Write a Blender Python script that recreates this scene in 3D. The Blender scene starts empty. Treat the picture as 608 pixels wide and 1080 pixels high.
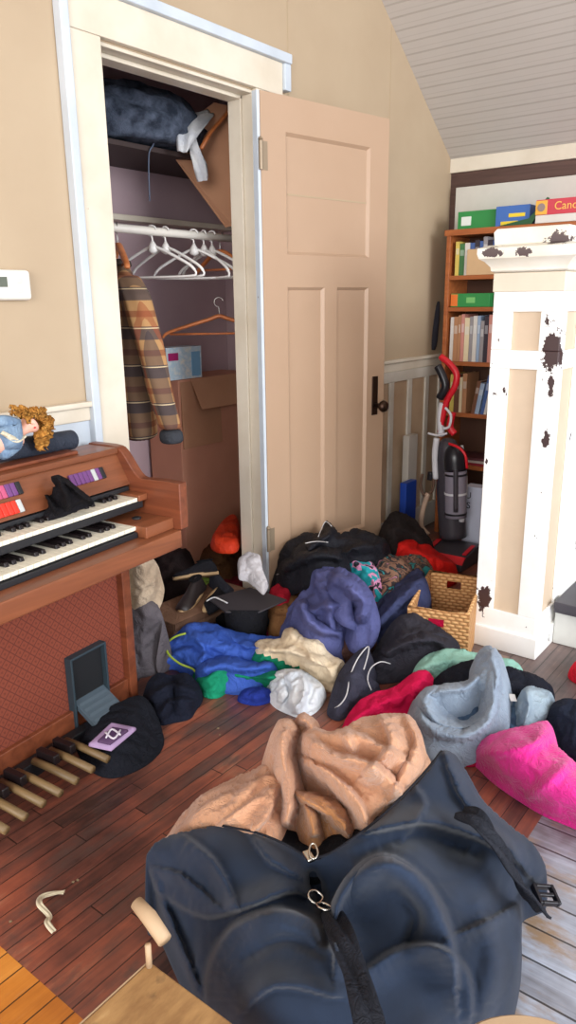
import bpy, bmesh, math, random
import numpy as np
from mathutils import Vector, Matrix, noise
from mathutils.geometry import delaunay_2d_cdt

C = bpy.context.scene.collection
R_ = math.radians
# ---------------------------------------------------------------- camera
FPX = 785.0; CX, CY = 304.0, 540.0; H = 1.32
TH, YAW, ROLL = R_(15.8), R_(37.7), R_(0.75)
fwd = Vector((math.cos(YAW)*math.cos(TH), math.sin(YAW)*math.cos(TH), -math.sin(TH)))
r0 = Vector((math.sin(YAW), -math.cos(YAW), 0)); u0 = r0.cross(fwd)
rgt = r0*math.cos(ROLL) - u0*math.sin(ROLL); up = r0*math.sin(ROLL) + u0*math.cos(ROLL)
cam = bpy.data.cameras.new('camera'); camo = bpy.data.objects.new('camera', cam); C.objects.link(camo)
M = Matrix.Identity(4)
for i in range(3):
    M[i][0] = rgt[i]; M[i][1] = up[i]; M[i][2] = -fwd[i]
M[2][3] = H
camo.matrix_world = M
cam.sensor_fit = 'VERTICAL'; cam.sensor_height = 36.0; cam.lens = FPX/1080*36.0
cam.clip_start = 0.02
bpy.context.scene.camera = camo
# ---------------------------------------------------------------- light
w = bpy.data.worlds.new('world'); bpy.context.scene.world = w; w.use_nodes = True
w.node_tree.nodes['Background'].inputs[0].default_value = (0.93, 0.95, 1.0, 1)
w.node_tree.nodes['Background'].inputs[1].default_value = 1.5
def area(name, loc, target, sx, sy, power, col):
    l = bpy.data.lights.new(name, 'AREA'); l.shape = 'RECTANGLE'; l.size = sx; l.size_y = sy
    l.energy = power; l.color = col
    o = bpy.data.objects.new(name, l); C.objects.link(o); o.location = loc
    o.rotation_euler = (Vector(target)-Vector(loc)).to_track_quat('-Z', 'Y').to_euler()
    return o
area('window_daylight', (-3.6, -0.9, 1.9), (2.2, 0.9, 0.8), 2.6, 2.2, 130, (1.0, 0.98, 0.94))
area('side_window_daylight', (1.7, -3.4, 2.0), (2.0, 1.8, 0.7), 2.2, 1.9, 120, (0.90, 0.95, 1.0))
vs = bpy.context.scene.view_settings
vs.view_transform = 'Standard'; vs.look = 'None'; vs.exposure = 0.60; vs.gamma = 1.0; vs.use_curve_mapping = False

# ---------------------------------------------------------------- pixel rays to points in the room
def ray(px, py): return fwd + rgt*((px-CX)/FPX) - up*((py-CY)/FPX)
def G(px, py, z=0.0):
    d = ray(px, py); t = (z-H)/d.z; return Vector((t*d.x, t*d.y, z))
def PX(px, py, x):
    d = ray(px, py); t = x/d.x; return Vector((x, t*d.y, H+t*d.z))
def PY(px, py, y):
    d = ray(px, py); t = y/d.y; return Vector((t*d.x, y, H+t*d.z))

# ---------------------------------------------------------------- materials
def lin(c):
    return tuple((x/12.92 if x <= .04045 else ((x+.055)/1.055)**2.4) for x in [v/255 for v in c])+(1,)
class NT:
    def __init__(s, name):
        s.m = bpy.data.materials.new(name); s.m.use_nodes = True
        s.t = s.m.node_tree; s.b = s.t.nodes['Principled BSDF']; s.co = s.t.nodes.new('ShaderNodeTexCoord')
        s.L = s.t.links
    def n(s, typ, **kw):
        o = s.t.nodes.new(typ)
        for k, v in kw.items(): setattr(o, k, v)
        return o
    def noise(s, scale, detail=3, vec=None, rough=.55, dist=0):
        o = s.n('ShaderNodeTexNoise'); o.inputs['Scale'].default_value = scale; o.inputs['Detail'].default_value = detail
        o.inputs['Roughness'].default_value = rough; o.inputs['Distortion'].default_value = dist
        s.L.new(vec or s.co.outputs['Object'], o.inputs['Vector']); return o.outputs['Fac']
    def mapp(s, scale=(1,1,1), rot=(0,0,0), src=None):
        o = s.n('ShaderNodeMapping'); o.inputs['Scale'].default_value = scale; o.inputs['Rotation'].default_value = rot
        s.L.new(src or s.co.outputs['Object'], o.inputs['Vector']); return o.outputs[0]
    def math(s, op, a, b=None, c=None):
        o = s.n('ShaderNodeMath', operation=op)
        for i, v in enumerate((a, b, c)):
            if v is None: continue
            if isinstance(v, (int, float)): o.inputs[i].default_value = v
            else: s.L.new(v, o.inputs[i])
        return o.outputs[0]
    def ramp(s, fac, stops, interp='LINEAR'):
        o = s.n('ShaderNodeValToRGB'); o.color_ramp.interpolation = interp
        e = o.color_ramp.elements
        while len(e) < len(stops): e.new(0.5)
        for i, (p, c) in enumerate(stops):
            e[i].position = p; e[i].color = lin(c) if len(c) == 3 else c
        s.L.new(fac, o.inputs[0]); return o.outputs[0]
    def mix(s, fac, a, b, mode='MIX'):
        o = s.n('ShaderNodeMix', data_type='RGBA', blend_type=mode)
        for i, v in ((0, fac), (6, a), (7, b)):
            if isinstance(v, tuple): o.inputs[i].default_value = v if len(v) == 4 else lin(v)
            elif isinstance(v, (int, float)): o.inputs[i].default_value = v
            else: s.L.new(v, o.inputs[i])
        return o.outputs[2]
    def col(s, c):
        if isinstance(c, tuple): s.b.inputs['Base Color'].default_value = c if len(c) == 4 else lin(c)
        else: s.L.new(c, s.b.inputs['Base Color'])
    def rough(s, r):
        if isinstance(r, (int, float)): s.b.inputs['Roughness'].default_value = r
        else: s.L.new(r, s.b.inputs['Roughness'])
    def bump(s, h, strength=.3, dist=.002):
        o = s.n('ShaderNodeBump'); o.inputs['Strength'].default_value = strength; o.inputs['Distance'].default_value = dist
        s.L.new(h, o.inputs['Height']); s.L.new(o.outputs[0], s.b.inputs['Normal'])
    def sep(s, src=None):
        o = s.n('ShaderNodeSeparateXYZ'); s.L.new(src or s.co.outputs['Object'], o.inputs[0]); return o.outputs

def fabric(name, c, c2=None, fuzz=.0, var=.12, scale=9, rough=.92, bump=.25, weave=420):
    n = NT(name); c2 = c2 or tuple(max(0, int(v*(1-var))) for v in c)
    n.col(n.mix(n.ramp(n.noise(scale, 4), [(.35, (0,0,0)), (.65, (255,255,255))]), c, c2)); n.rough(rough)
    cr = n.noise(26, 3, None, .6, 1.5)
    rid = n.math('ABSOLUTE', n.math('SUBTRACT', cr, .5))
    n.bump(n.math('ADD', n.math('MULTIPLY', rid, 9.0), n.math('MULTIPLY', n.noise(weave, 2), .7)), bump*2.2, .003)
    n.b.inputs['Specular IOR Level'].default_value = .15
    if fuzz: n.b.inputs['Sheen Weight'].default_value = fuzz; n.b.inputs['Sheen Roughness'].default_value = .5
    return n.m
def plain(name, c, rough=.5, metal=0, var=.06, spec=.4):
    n = NT(name); c2 = tuple(int(v*(1-var)) for v in c)
    n.col(n.mix(n.noise(14, 3), c, c2)); n.rough(rough); n.b.inputs['Metallic'].default_value = metal
    n.b.inputs['Specular IOR Level'].default_value = spec
    return n.m
def wood(name, c1, c2, axis=0, rough=.45, gs=1.0):
    n = NT(name); sc = [22*gs, 22*gs, 22*gs]; sc[axis] = 1.6*gs
    v = n.mapp(tuple(sc))
    f = n.noise(1.0, 5, v, .6, 1.2)
    n.col(n.ramp(f, [(.3, c1), (.7, c2)])); n.rough(rough); n.bump(f, .12, .001)
    return n.m
def chipped(name, c, c2, dark, chips=(), density=.0, rough=.45, panel=None):
    """painted wood whose paint has flaked off in patches of their own shape"""
    n = NT(name); nz = n.noise(22, 5, None, .7); geo = n.n('ShaderNodeNewGeometry')
    base = n.mix(n.ramp(n.noise(5, 4), [(.4, (0,0,0)), (.7, (255,255,255))]), c, c2)
    mask = None
    sp = n.noise(26, 4, n.mapp((1, 1, .45)), .55)
    mask = n.math('GREATER_THAN', sp, .765-density)
    for (p, r) in chips:
        vm = n.n('ShaderNodeVectorMath', operation='SUBTRACT'); n.L.new(geo.outputs['Position'], vm.inputs[0]); vm.inputs[1].default_value = p
        vd = n.n('ShaderNodeVectorMath', operation='DIVIDE'); n.L.new(vm.outputs[0], vd.inputs[0]); vd.inputs[1].default_value = r
        vl = n.n('ShaderNodeVectorMath', operation='LENGTH'); n.L.new(vd.outputs[0], vl.inputs[0])
        k = n.math('LESS_THAN', n.math('ADD', vl.outputs['Value'], n.math('MULTIPLY', n.math('SUBTRACT', nz, .5), 4.2)), 1.0)
        mask = n.math('MAXIMUM', mask, k)
    n.col(n.mix(mask, base, dark)); n.rough(rough)
    n.bump(n.math('ADD', n.math('MULTIPLY', mask, -1.0), n.math('MULTIPLY', n.noise(60, 3), .25)), .4, .002)
    return n.m

# ---------------------------------------------------------------- mesh helpers
def link(name, me, mats, parent=None, smooth=False):
    o = bpy.data.objects.new(name, me); C.objects.link(o)
    for m in (mats if isinstance(mats, (list, tuple)) else [mats]): me.materials.append(m)
    if parent: o.parent = parent
    if smooth:
        for p in me.polygons: p.use_smooth = True
    return o
def obj(name, bm, mats, parent=None, smooth=False, bevel=0, seg=2):
    bmesh.ops.recalc_face_normals(bm, faces=bm.faces)
    me = bpy.data.meshes.new(name); bm.to_mesh(me); bm.free()
    o = link(name, me, mats, parent, smooth)
    if bevel:
        b = o.modifiers.new('bevel', 'BEVEL'); b.width = bevel; b.segments = seg; b.limit_method = 'ANGLE'; b.angle_limit = R_(40)
        for p in me.polygons: p.use_smooth = True
        wn = o.modifiers.new('wn', 'WEIGHTED_NORMAL'); wn.keep_sharp = True
    return o
def box(bm, x0, x1, y0, y1, z0, z1, mi=0, mat=None):
    v = [bm.verts.new((x, y, z)) for x in (x0, x1) for y in (y0, y1) for z in (z0, z1)]
    for f in ((0,1,3,2), (4,6,7,5), (0,4,5,1), (2,3,7,6), (0,2,6,4), (1,5,7,3)):
        fc = bm.faces.new([v[i] for i in f]); fc.material_index = mi
    if mat is not None: bmesh.ops.transform(bm, matrix=mat, verts=v)
    return v
def prism(bm, pts, axis, a, b, mi=0):
    """closed 2D outline (list of pairs) extruded along axis between a and b"""
    def P(p, t):
        q = list(p); q.insert(axis, t); return q
    A = [bm.verts.new(P(p, a)) for p in pts]; B = [bm.verts.new(P(p, b)) for p in pts]
    n = len(pts); fs = [bm.faces.new(A), bm.faces.new(B[::-1])]
    for i in range(n): fs.append(bm.faces.new((A[i], B[i], B[(i+1) % n], A[(i+1) % n])))
    for f in fs: f.material_index = mi
    return A+B
def tube(bm, pts, r, seg=8, closed=False, mi=0, cap=True, flat=1.0):
    pts = [Vector(p) for p in pts]; n = len(pts); rr = r if isinstance(r, (list, tuple)) else [r]*n
    rings = []; prev = None
    for i, p in enumerate(pts):
        if closed: t = (pts[(i+1) % n]-pts[i-1])
        else: t = pts[min(i+1, n-1)]-pts[max(i-1, 0)]
        t = t.normalized() if t.length > 1e-9 else Vector((0, 0, 1))
        if prev is None:
            a = t.cross(Vector((0, 0, 1)));  a = a if a.length > .1 else t.cross(Vector((1, 0, 0)))
        else: a = prev - t*prev.dot(t)
        a.normalize(); b = t.cross(a); prev = a
        rings.append([bm.verts.new(p+(a*math.cos(2*math.pi*k/seg)+b*flat*math.sin(2*math.pi*k/seg))*rr[i]) for k in range(seg)])
    for i in range(n if closed else n-1):
        A, B = rings[i], rings[(i+1) % n]
        for k in range(seg):
            f = bm.faces.new((A[k], A[(k+1) % seg], B[(k+1) % seg], B[k])); f.material_index = mi
    if not closed and cap:
        bm.faces.new(rings[0][::-1]).material_index = mi; bm.faces.new(rings[-1]).material_index = mi
def smoothpts(P, n=6, closed=False):
    P = [Vector(p) for p in P]; out = []; N = len(P)
    for i in range(N if closed else N-1):
        g = lambda k: P[k % N] if closed else P[max(0, min(N-1, k))]
        a, b, c, d = g(i-1), g(i), g(i+1), g(i+2)
        for k in range(n):
            t = k/n; out.append(.5*((2*b)+(c-a)*t+(2*a-5*b+4*c-d)*t*t+(3*b-a-3*c+d)*t**3))
    if not closed: out.append(P[-1])
    return out
def lathe(bm, prof, center=(0,0,0), seg=24, mi=0):
    c = Vector(center); rings = []
    for (r, z) in prof: rings.append([bm.verts.new(c+Vector((r*math.cos(2*math.pi*k/seg), r*math.sin(2*math.pi*k/seg), z))) for k in range(seg)])
    for A, B in zip(rings, rings[1:]):
        for k in range(seg): bm.faces.new((A[k], A[(k+1) % seg], B[(k+1) % seg], B[k])).material_index = mi
    bm.faces.new(rings[0][::-1]).material_index = mi; bm.faces.new(rings[-1]).material_index = mi
def thing(name, label, cat, loc=(0,0,0), rotz=0, group=None):
    o = bpy.data.objects.new(name, None); C.objects.link(o); o.location = loc; o.rotation_euler = (0, 0, rotz)
    o.empty_display_size = .05
    return tag(o, label, cat, group)
def tag(o, label, cat, group=None):
    o['label'] = label; o['category'] = cat
    if group: o['group'] = group
    return o
def struct(o): o['kind'] = 'structure'; return o

# ---------------------------------------------------------------- cloth: an outline with heights, buckled into wrinkles
def rbf(P, Z, Q, reg=1e-3):
    P = np.array(P, float)/100; Q = np.array(Q, float)/100; Z = np.array(Z, float)
    def K(r2): return np.where(r2 > 1e-12, r2*np.log(np.maximum(r2, 1e-12)), 0)
    n = len(P); D = ((P[:, None]-P[None])**2).sum(-1)
    A = np.zeros((n+3, n+3)); A[:n, :n] = K(D)+np.eye(n)*reg; A[:n, n] = 1; A[:n, n+1:] = P; A[n, :n] = 1; A[n+1:, :n] = P.T
    s = np.linalg.lstsq(A, np.r_[Z, 0, 0, 0], rcond=None)[0]
    E = ((Q[:, None]-P[None])**2).sum(-1)
    return K(E)@s[:n]+s[n]+Q@s[n+1:]
def segdist(Q, a, b):
    a = np.array(a, float); b = np.array(b, float); d = b-a; t = np.clip(((Q-a)@d)/max(d@d, 1e-9), 0, 1)
    return np.sqrt(((Q-(a+t[:, None]*d))**2).sum(1))
def pinpoly(Q, P):
    ins = np.zeros(len(Q), bool); n = len(P)
    for i in range(n):
        x0, y0 = P[i]; x1, y1 = P[(i+1) % n]
        c = ((y0 > Q[:, 1]) != (y1 > Q[:, 1]))
        with np.errstate(divide='ignore', invalid='ignore'):
            xx = (x1-x0)*(Q[:, 1]-y0)/(y1-y0)+x0
        ins ^= c & (Q[:, 0] < xx)
    return ins
def cloth(name, poly, mats, ctrl=(), z=.03, bulge=.03, bw=14, sp=3.0, infl=1.10, amp=.006, wl=.05, seed=0, iters=70,
          folds=(), drop=9, anchor=.02, sharp=False, sub=1, parent=None, label=None, cat=None, group=None, mfun=None, out=.25, stretch=None):
    rs = random.Random(seed)
    if mats not in (globals().get('m_tan'), globals().get('m_duf')): amp, wl = amp*1.6, wl*.85
    pb = [(p[0], p[1], p[2] if len(p) > 2 else z) for p in poly]
    sm = smoothpts(pb, 8, True) if not sharp else [Vector(a).lerp(Vector(b), t/8) for a, b in zip(pb, pb[1:]+pb[:1]) for t in range(8)]
    ring = [sm[0]]
    for p in sm[1:]:
        if (Vector(p[:2])-Vector(ring[-1][:2])).length >= sp: ring.append(p)
    if (Vector(ring[0][:2])-Vector(ring[-1][:2])).length < sp*.5: ring.pop()
    B2 = np.array([[p.x, p.y] for p in ring]); BZ = np.array([p.z for p in ring])
    x0, y0 = B2.min(0); x1, y1 = B2.max(0)
    pts = []; yy = y0; k = 0
    while yy < y1:
        xx = x0+(k % 2)*sp*.5
        while xx < x1: pts.append((xx+rs.uniform(-.18, .18)*sp, yy+rs.uniform(-.18, .18)*sp)); xx += sp
        yy += sp*.87; k += 1
    Q = np.array(pts); Q = Q[pinpoly(Q, B2)]
    nb = len(B2)
    d = np.full(len(Q), 1e9)
    for i in range(nb): d = np.minimum(d, segdist(Q, B2[i], B2[(i+1) % nb]))
    Q = Q[d > sp*.55]; d = d[d > sp*.55]
    V2 = [Vector(p) for p in B2]+[Vector(p) for p in Q]
    res = delaunay_2d_cdt(V2, [(i, (i+1) % nb) for i in range(nb)], [], 1, 1e-4)
    vo, fo = res[0], res[2]
    V = np.array([[v.x, v.y] for v in vo]); nV = len(V)
    tri = [tuple(f) for f in fo if len(f) == 3]
    # heights
    step = max(1, nb//60)
    cp = [tuple(b) for b in B2[::step]]+[(c[0], c[1]) for c in ctrl]; cz = list(BZ[::step])+[c[2] for c in ctrl]
    Z = rbf(cp, cz, V)
    dd = np.full(nV, 1e9)
    for i in range(nb): dd = np.minimum(dd, segdist(V, B2[i], B2[(i+1) % nb]))
    Z += bulge*(1-np.exp(-(dd/bw)**1.3))*np.minimum(1, dd/3)
    for fo_ in folds:
        fp, wd, hh = fo_[:3]; asy = fo_[3] if len(fo_) > 3 else 0
        fd = np.full(nV, 1e9); sg_ = np.ones(nV); tl = np.zeros(nV); fp = [tuple(q)[:2] for q in smoothpts([Vector((a, b, 0)) for a, b in fp], 5)]
        for j, (a, b) in enumerate(zip(fp, fp[1:])):
            dj = segdist(V, a, b); cl = dj < fd; fd = np.where(cl, dj, fd); tl = np.where(cl, j/(len(fp)-1), tl)
            sg_ = np.where(cl, np.sign((b[0]-a[0])*(V[:, 1]-a[1])-(b[1]-a[1])*(V[:, 0]-a[0])), sg_)
        ws = wd*np.where(sg_*asy < 0, (.2 if name == 'body' else .28), 1.0+.5*abs(asy)) if asy else wd
        Z += hh*np.exp(-(fd/ws)**2)*np.minimum(1, dd/6)*(.35+.65*np.sin(np.pi*np.clip(tl*.9+.05, 0, 1))**.6)
    Z = np.maximum(Z, .004)
    P = np.array([list(G(V[i, 0], V[i, 1], Z[i])) for i in range(nV)])
    T = np.array(tri)
    nr = np.cross(P[T[:, 1]]-P[T[:, 0]], P[T[:, 2]]-P[T[:, 0]])
    fl = nr[:, 2] < 0
    if fl.mean() > .5: T = T[:, ::-1].copy(); tri = [tuple(t) for t in T]; nr = -nr
    N = np.zeros_like(P)
    for k in range(3): np.add.at(N, T[:, k], nr)
    N /= np.linalg.norm(N, axis=1, keepdims=True)+1e-12
    ed = {}
    for t in tri:
        for k in range(3):
            a, b, c = t[k], t[(k+1) % 3], t[(k+2) % 3]; ed.setdefault((min(a, b), max(a, b)), []).append(c)
    E = np.array(list(ed.keys())); Bn = np.array([v for v in ed.values() if len(v) == 2])
    off = Vector((rs.uniform(0, 50), rs.uniform(0, 50), rs.uniform(0, 50)))
    ang = rs.uniform(0, math.pi); ca, sa = math.cos(ang), math.sin(ang)
    nz = np.empty(nV)
    for i in range(nV):
        p = Vector(P[i]); q = Vector((p.x*ca+p.y*sa, (p.y*ca-p.x*sa)*.38, p.z*.7))/wl+off
        wv = noise.noise_vector(q*.5)*.9
        q2 = Vector((q.x*.8-q.y*1.9, q.x*.9+q.y*1.5, q.z*1.6))
        nz[i] = (abs(noise.noise(q+wv))*4.2-.9)*.95+(abs(noise.noise(q2*1.15+wv*1.3))*3.6-.7)*.5
    fade = np.minimum(1, dd/(sp*2.2)+.3)*1.15
    P0 = P.copy(); Pn = P+N*(amp*nz*fade)[:, None]
    L0 = np.linalg.norm(P0[E[:, 0]]-P0[E[:, 1]], axis=1)*infl
    if stretch is not None:
        sd = np.array([math.cos(stretch[0]), math.sin(stretch[0]), 0]); dv = P0[E[:, 0]]-P0[E[:, 1]]
        al = np.abs(dv@sd)/(np.linalg.norm(dv, axis=1)+1e-9); L0 = L0/infl*(1+(infl-1)*.2+(infl-1)*1.5*al**2)
    LB = np.linalg.norm(P0[Bn[:, 0]]-P0[Bn[:, 1]], axis=1)*(1+(infl-1)*.9)
    cnt = np.bincount(E.ravel(), minlength=nV)+np.bincount(Bn.ravel(), minlength=nV)*.6
    X = Pn
    def app(X, E, L, k):
        D = X[E[:, 0]]-X[E[:, 1]]; l = np.linalg.norm(D, axis=1)+1e-12
        c = (D*((l-L)/l*.5*k)[:, None])
        o = np.zeros_like(X)
        for j in range(3): o[:, j] = np.bincount(E[:, 1], c[:, j], nV)-np.bincount(E[:, 0], c[:, j], nV)
        return o
    for it in range(iters):
        dX = app(X, E, L0, 1.0)+app(X, Bn, LB, .6)
        X = X+dX/cnt[:, None]*1.6
        X += (P0-X)*anchor
        dn = ((X-P0)*N).sum(1); low = np.minimum(0, dn+amp*.8); X -= N*low[:, None]
        X[:nb] = X[:nb]*.7+P0[:nb]*.3
        X[:, 2] = np.maximum(X[:, 2], .003)
    bm = bmesh.new(); vs_ = [bm.verts.new(p) for p in X]
    for t in tri:
        try: bm.faces.new([vs_[i] for i in t])
        except ValueError: pass
    if mfun:
        for f in bm.faces:
            cc = np.mean([V[v.index] if v.index >= 0 else (0, 0) for v in f.verts], axis=0) if False else None
    bm.verts.ensure_lookup_table(); bm.verts.index_update()
    if mfun:
        for f in bm.faces:
            ids = [v.index for v in f.verts]; f.material_index = mfun(V[ids, 0].mean(), V[ids, 1].mean())
    # sides down to what it lies on
    bl = X[:nb]; cen = bl.mean(0)
    area2 = sum(bl[i, 0]*bl[(i+1) % nb, 1]-bl[(i+1) % nb, 0]*bl[i, 1] for i in range(nb)); sg = 1 if area2 > 0 else -1
    rings = [[vs_[i] for i in range(nb)]]; lev = [(.55, .45), (.95, .8), (.6, 1.0)]
    outs = []
    for i in range(nb):
        tt = bl[(i+2) % nb]-bl[(i-2) % nb]; nn = Vector((tt[1]*sg, -tt[0]*sg, 0)); outs.append(nn.normalized() if nn.length > 1e-9 else Vector((0, 0, 0)))
    for (a, b) in lev:
        rr = []
        for i in range(nb):
            p = Vector(bl[i]); zt = max(0.001, p.z-drop); dz = p.z-zt
            rr.append(bm.verts.new(Vector((p.x, p.y, p.z-dz*b))+outs[i]*min(.05, dz*out)*a))
        rings.append(rr)
    for A, Bq in zip(rings, rings[1:]):
        for i in range(nb):
            try:
                f = bm.faces.new((A[i], Bq[i], Bq[(i+1) % nb], A[(i+1) % nb]))
                if mfun: f.material_index = mfun(B2[i][0], B2[i][1])
            except ValueError: pass
    o = obj(name, bm, mats, parent, smooth=True)
    if sub:
        s = o.modifiers.new('s', 'SUBSURF'); s.levels = sub; s.render_levels = sub
    if label: tag(o, label, cat, group)
    return o

def rolled(name, line, mats, n=4, **k):
    """a soft roll of cloth (sleeve, leg, hood edge) along (px, py, z, width) points"""
    P = smoothpts([Vector((a, b, z_)) for a, b, z_, w_ in line], n); W = [v.x for v in smoothpts([Vector((w_, 0, 0)) for a, b, z_, w_ in line], n)]
    L, Rr = [], []; drp = k.pop('side', .05)
    for i, p in enumerate(P):
        t = P[min(i+1, len(P)-1)]-P[max(i-1, 0)]; t.z = 0; t.normalize(); s_ = Vector((-t.y, t.x, 0))*W[i]*.5
        L.append((p.x+s_.x, p.y+s_.y, max(.005, p.z-drp))); Rr.append((p.x-s_.x, p.y-s_.y, max(.005, p.z-drp)))
    a, b = P[0]-(P[1]-P[0]).normalized()*W[0]*.25, P[-1]+(P[-1]-P[-2]).normalized()*W[-1]*.25
    poly = [(a.x, a.y, max(.005, P[0].z-drp))]+L[::2]+[(b.x, b.y, max(.005, P[-1].z-drp))]+Rr[::-1][::2]
    wm = sum(W)/len(W); k.setdefault('bulge', drp*1.1); k.setdefault('bw', wm*.28); k.setdefault('drop', drp+.05); k.setdefault('sp', 2.6)
    return cloth(name, poly, mats, **k)

# ================================================================= SETTING
WALLY, BACKX = 2.0, 4.107
m_wall = NT('beige_wallpaper')
c_ = m_wall.mix(m_wall.ramp(m_wall.noise(1.7, 5), [(.35, (0,0,0)), (.7, (255,255,255))]), (176,155,128), (167,145,118))
m_wall.col(c_); m_wall.rough(.75); m_wall.bump(m_wall.noise(90, 3), .15, .001); m_wall = m_wall.m
m_trim = chipped('cream_trim_paint', (216,206,188), (204,192,172), (96,72,52), density=.03, rough=.4)
m_trimw = chipped('bluish_white_trim', (196,204,212), (182,190,198), (120,100,80), density=.015, rough=.4)
m_door = NT('door_paint'); m_door.col(m_door.mix(m_door.noise(3, 5), (179,150,125), (169,139,113))); m_door.rough(.38)
m_door.bump(m_door.noise(40, 3, m_door.mapp((3,3,.4))), .12, .001); m_door = m_door.m
m_closet = NT('mauve_closet_paint'); m_closet.col(m_closet.mix(m_closet.noise(4, 5), (196,172,176), (176,150,156))); m_closet.rough(.7); m_closet = m_closet.m
m_steel = plain('brushed_steel', (170,168,162), .3, 1.0); m_darkmetal = plain('dark_bronze', (70,52,42), .35, .8)

# floor: three patches of boards
def floormat(name, along, stops, wbd, rough0, gl=1.0, wear=None):
    n = NT(name); s = n.sep()
    a, b = (s[0], s[1]) if along == 0 else (s[1], s[0])
    row = n.math('FLOOR', n.math('DIVIDE', b, wbd))
    wn = n.n('ShaderNodeTexWhiteNoise', noise_dimensions='1D'); n.L.new(row, wn.inputs['W'])
    sh = n.math('ADD', n.math('DIVIDE', a, .9), n.math('MULTIPLY', wn.outputs['Value'], 7.3))
    cell = n.math('FLOOR', sh)
    wn2 = n.n('ShaderNodeTexWhiteNoise', noise_dimensions='2D'); cb = n.n('ShaderNodeCombineXYZ')
    n.L.new(row, cb.inputs[0]); n.L.new(cell, cb.inputs[1]); n.L.new(cb.outputs[0], wn2.inputs['Vector'])
    v = n.mapp((1.5, 30, 1) if along == 0 else (30, 1.5, 1))
    gr = n.noise(1.5, 6, v, .65, .6); big = n.noise(2.6, 5, None, .6)
    f = n.math('ADD', n.math('ADD', n.math('MULTIPLY', gr, .55), n.math('MULTIPLY', wn2.outputs['Value'], .22)), n.math('MULTIPLY', n.math('SUBTRACT', big, .5), 1.35))
    col = n.ramp(f, stops)
    stk = n.ramp(n.noise(2.2, 5, n.mapp((2.2, 60, 1) if along == 0 else (60, 2.2, 1)), .75), [(.60, (0,0,0)), (.70, (255,255,255))])
    col = n.mix(n.math('MULTIPLY', n.math('MULTIPLY', stk, .4), big), col, (206,178,156))
    if wear:
        wk = n.ramp(n.noise(3.1, 6, n.mapp((1.2, 3, 1) if along == 0 else (3, 1.2, 1)), .7), [(.50, (0,0,0)), (.66, (255,255,255))])
        col = n.mix(n.math('MULTIPLY', wk, .85), col, wear)
    fr = n.math('FRACT', n.math('DIVIDE', b, wbd)); fr2 = n.math('FRACT', sh)
    gap = n.math('MAXIMUM', n.math('MAXIMUM', n.math('LESS_THAN', fr, .035), n.math('GREATER_THAN', fr, .975)), n.math('LESS_THAN', fr2, .004))
    n.col(n.mix(n.math('MULTIPLY', gap, .85), col, (24,14,10)))
    n.rough(n.math('ADD', n.math('MULTIPLY', n.noise(6, 5), .35), rough0))
    n.b.inputs['Specular IOR Level'].default_value = .5
    n.b.inputs['Coat Weight'].default_value = gl; n.b.inputs['Coat Roughness'].default_value = .28
    n.bump(n.math('ADD', n.math('MULTIPLY', gap, -1.5), n.math('MULTIPLY', gr, .5)), .5, .0015)
    return n.m
f_dark = floormat('dark_red_boards', 0, [(.12, (56,38,34)), (.36, (112,66,54)), (.56, (152,84,62)), (.85, (190,140,108))], .045, .28, .25, wear=(84,68,62))
f_orange = floormat('orange_boards', 0, [(.2, (170,98,34)), (.5, (205,128,48)), (.8, (228,156,70))], .057, .3, .2)
f_grey = floormat('worn_grey_boards', 1, [(.15, (104,100,104)), (.42, (156,160,172)), (.60, (188,196,212)), (.85, (206,214,228))], .085, .25, .3, wear=(150,116,72))
bm = bmesh.new()
def quad(bm, x0, x1, y0, y1, mi, z=0):
    f = bm.faces.new([bm.verts.new(p) for p in ((x0,y0,z), (x1,y0,z), (x1,y1,z), (x0,y1,z))]); f.material_index = mi
f_dusty = floormat('dusty_brown_boards', 0, [(.15, (66,56,56)), (.45, (112,92,88)), (.62, (138,116,108)), (.85, (160,140,130))], .057, .3, .25)
YS = .50
quad(bm, .63, 1.95, YS, 2.12, 0); quad(bm, 1.95, BACKX, 1.12, 2.12, 0); quad(bm, 1.95, BACKX, YS, 1.12, 3); quad(bm, -2.6, .63, YS, 2.12, 1); quad(bm, -2.6, BACKX, -3.0, YS, 2); quad(bm, 1.5, 3.2, 2.12, 2.9, 0)
struct(obj('floor', bm, [f_dark, f_orange, f_grey, f_dusty]))

# left wall with the closet opening
OX0, OX1, OZ = 1.672, 2.395, 2.085
ZT = 3.15; XS = BACKX-(ZT-2.05)/.735
bm = bmesh.new()
T0, T1 = WALLY, WALLY+.12
prism(bm, [(-2.6, 0), (OX0-.012, 0), (OX0-.012, ZT), (-2.6, ZT)], 1, T0, T1)
prism(bm, [(OX0-.012, OZ), (OX1+.012, OZ), (OX1+.012, ZT), (OX0-.012, ZT)], 1, T0, T1)
prism(bm, [(OX1+.012, 0), (BACKX, 0), (BACKX, 2.05), (XS, ZT), (OX1+.012, ZT)], 1, T0, T1)
struct(obj('wall_left', bm, m_wall))
# wallpaper seams
m_seam = plain('seam_beige', (176,155,126), .8)  # one even beige for the seam strips and the door panel joint
bm = bmesh.new()
for sx in (2.622, 3.418, 1.02): box(bm, sx, sx+.006, WALLY-.0015, WALLY+.0, 1.03, min(ZT, 2.05+(BACKX-sx)*.735)-.01)
struct(obj('trim_1', bm, m_seam))
# back wall (short, under the slope)
m_brown = wood('dark_brown_plank', (70,48,42), (98,72,64), 1, .5)
bm = bmesh.new(); box(bm, BACKX, BACKX+.1, -3.0, 2.12, 0, 2.05)
struct(obj('wall_back', bm, m_brown))
bm = bmesh.new(); box(bm, BACKX-.02, BACKX-.0005, -3.0, WALLY, 1.988, 2.06)
struct(obj('trim_2', bm, m_trim, bevel=.003))
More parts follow.
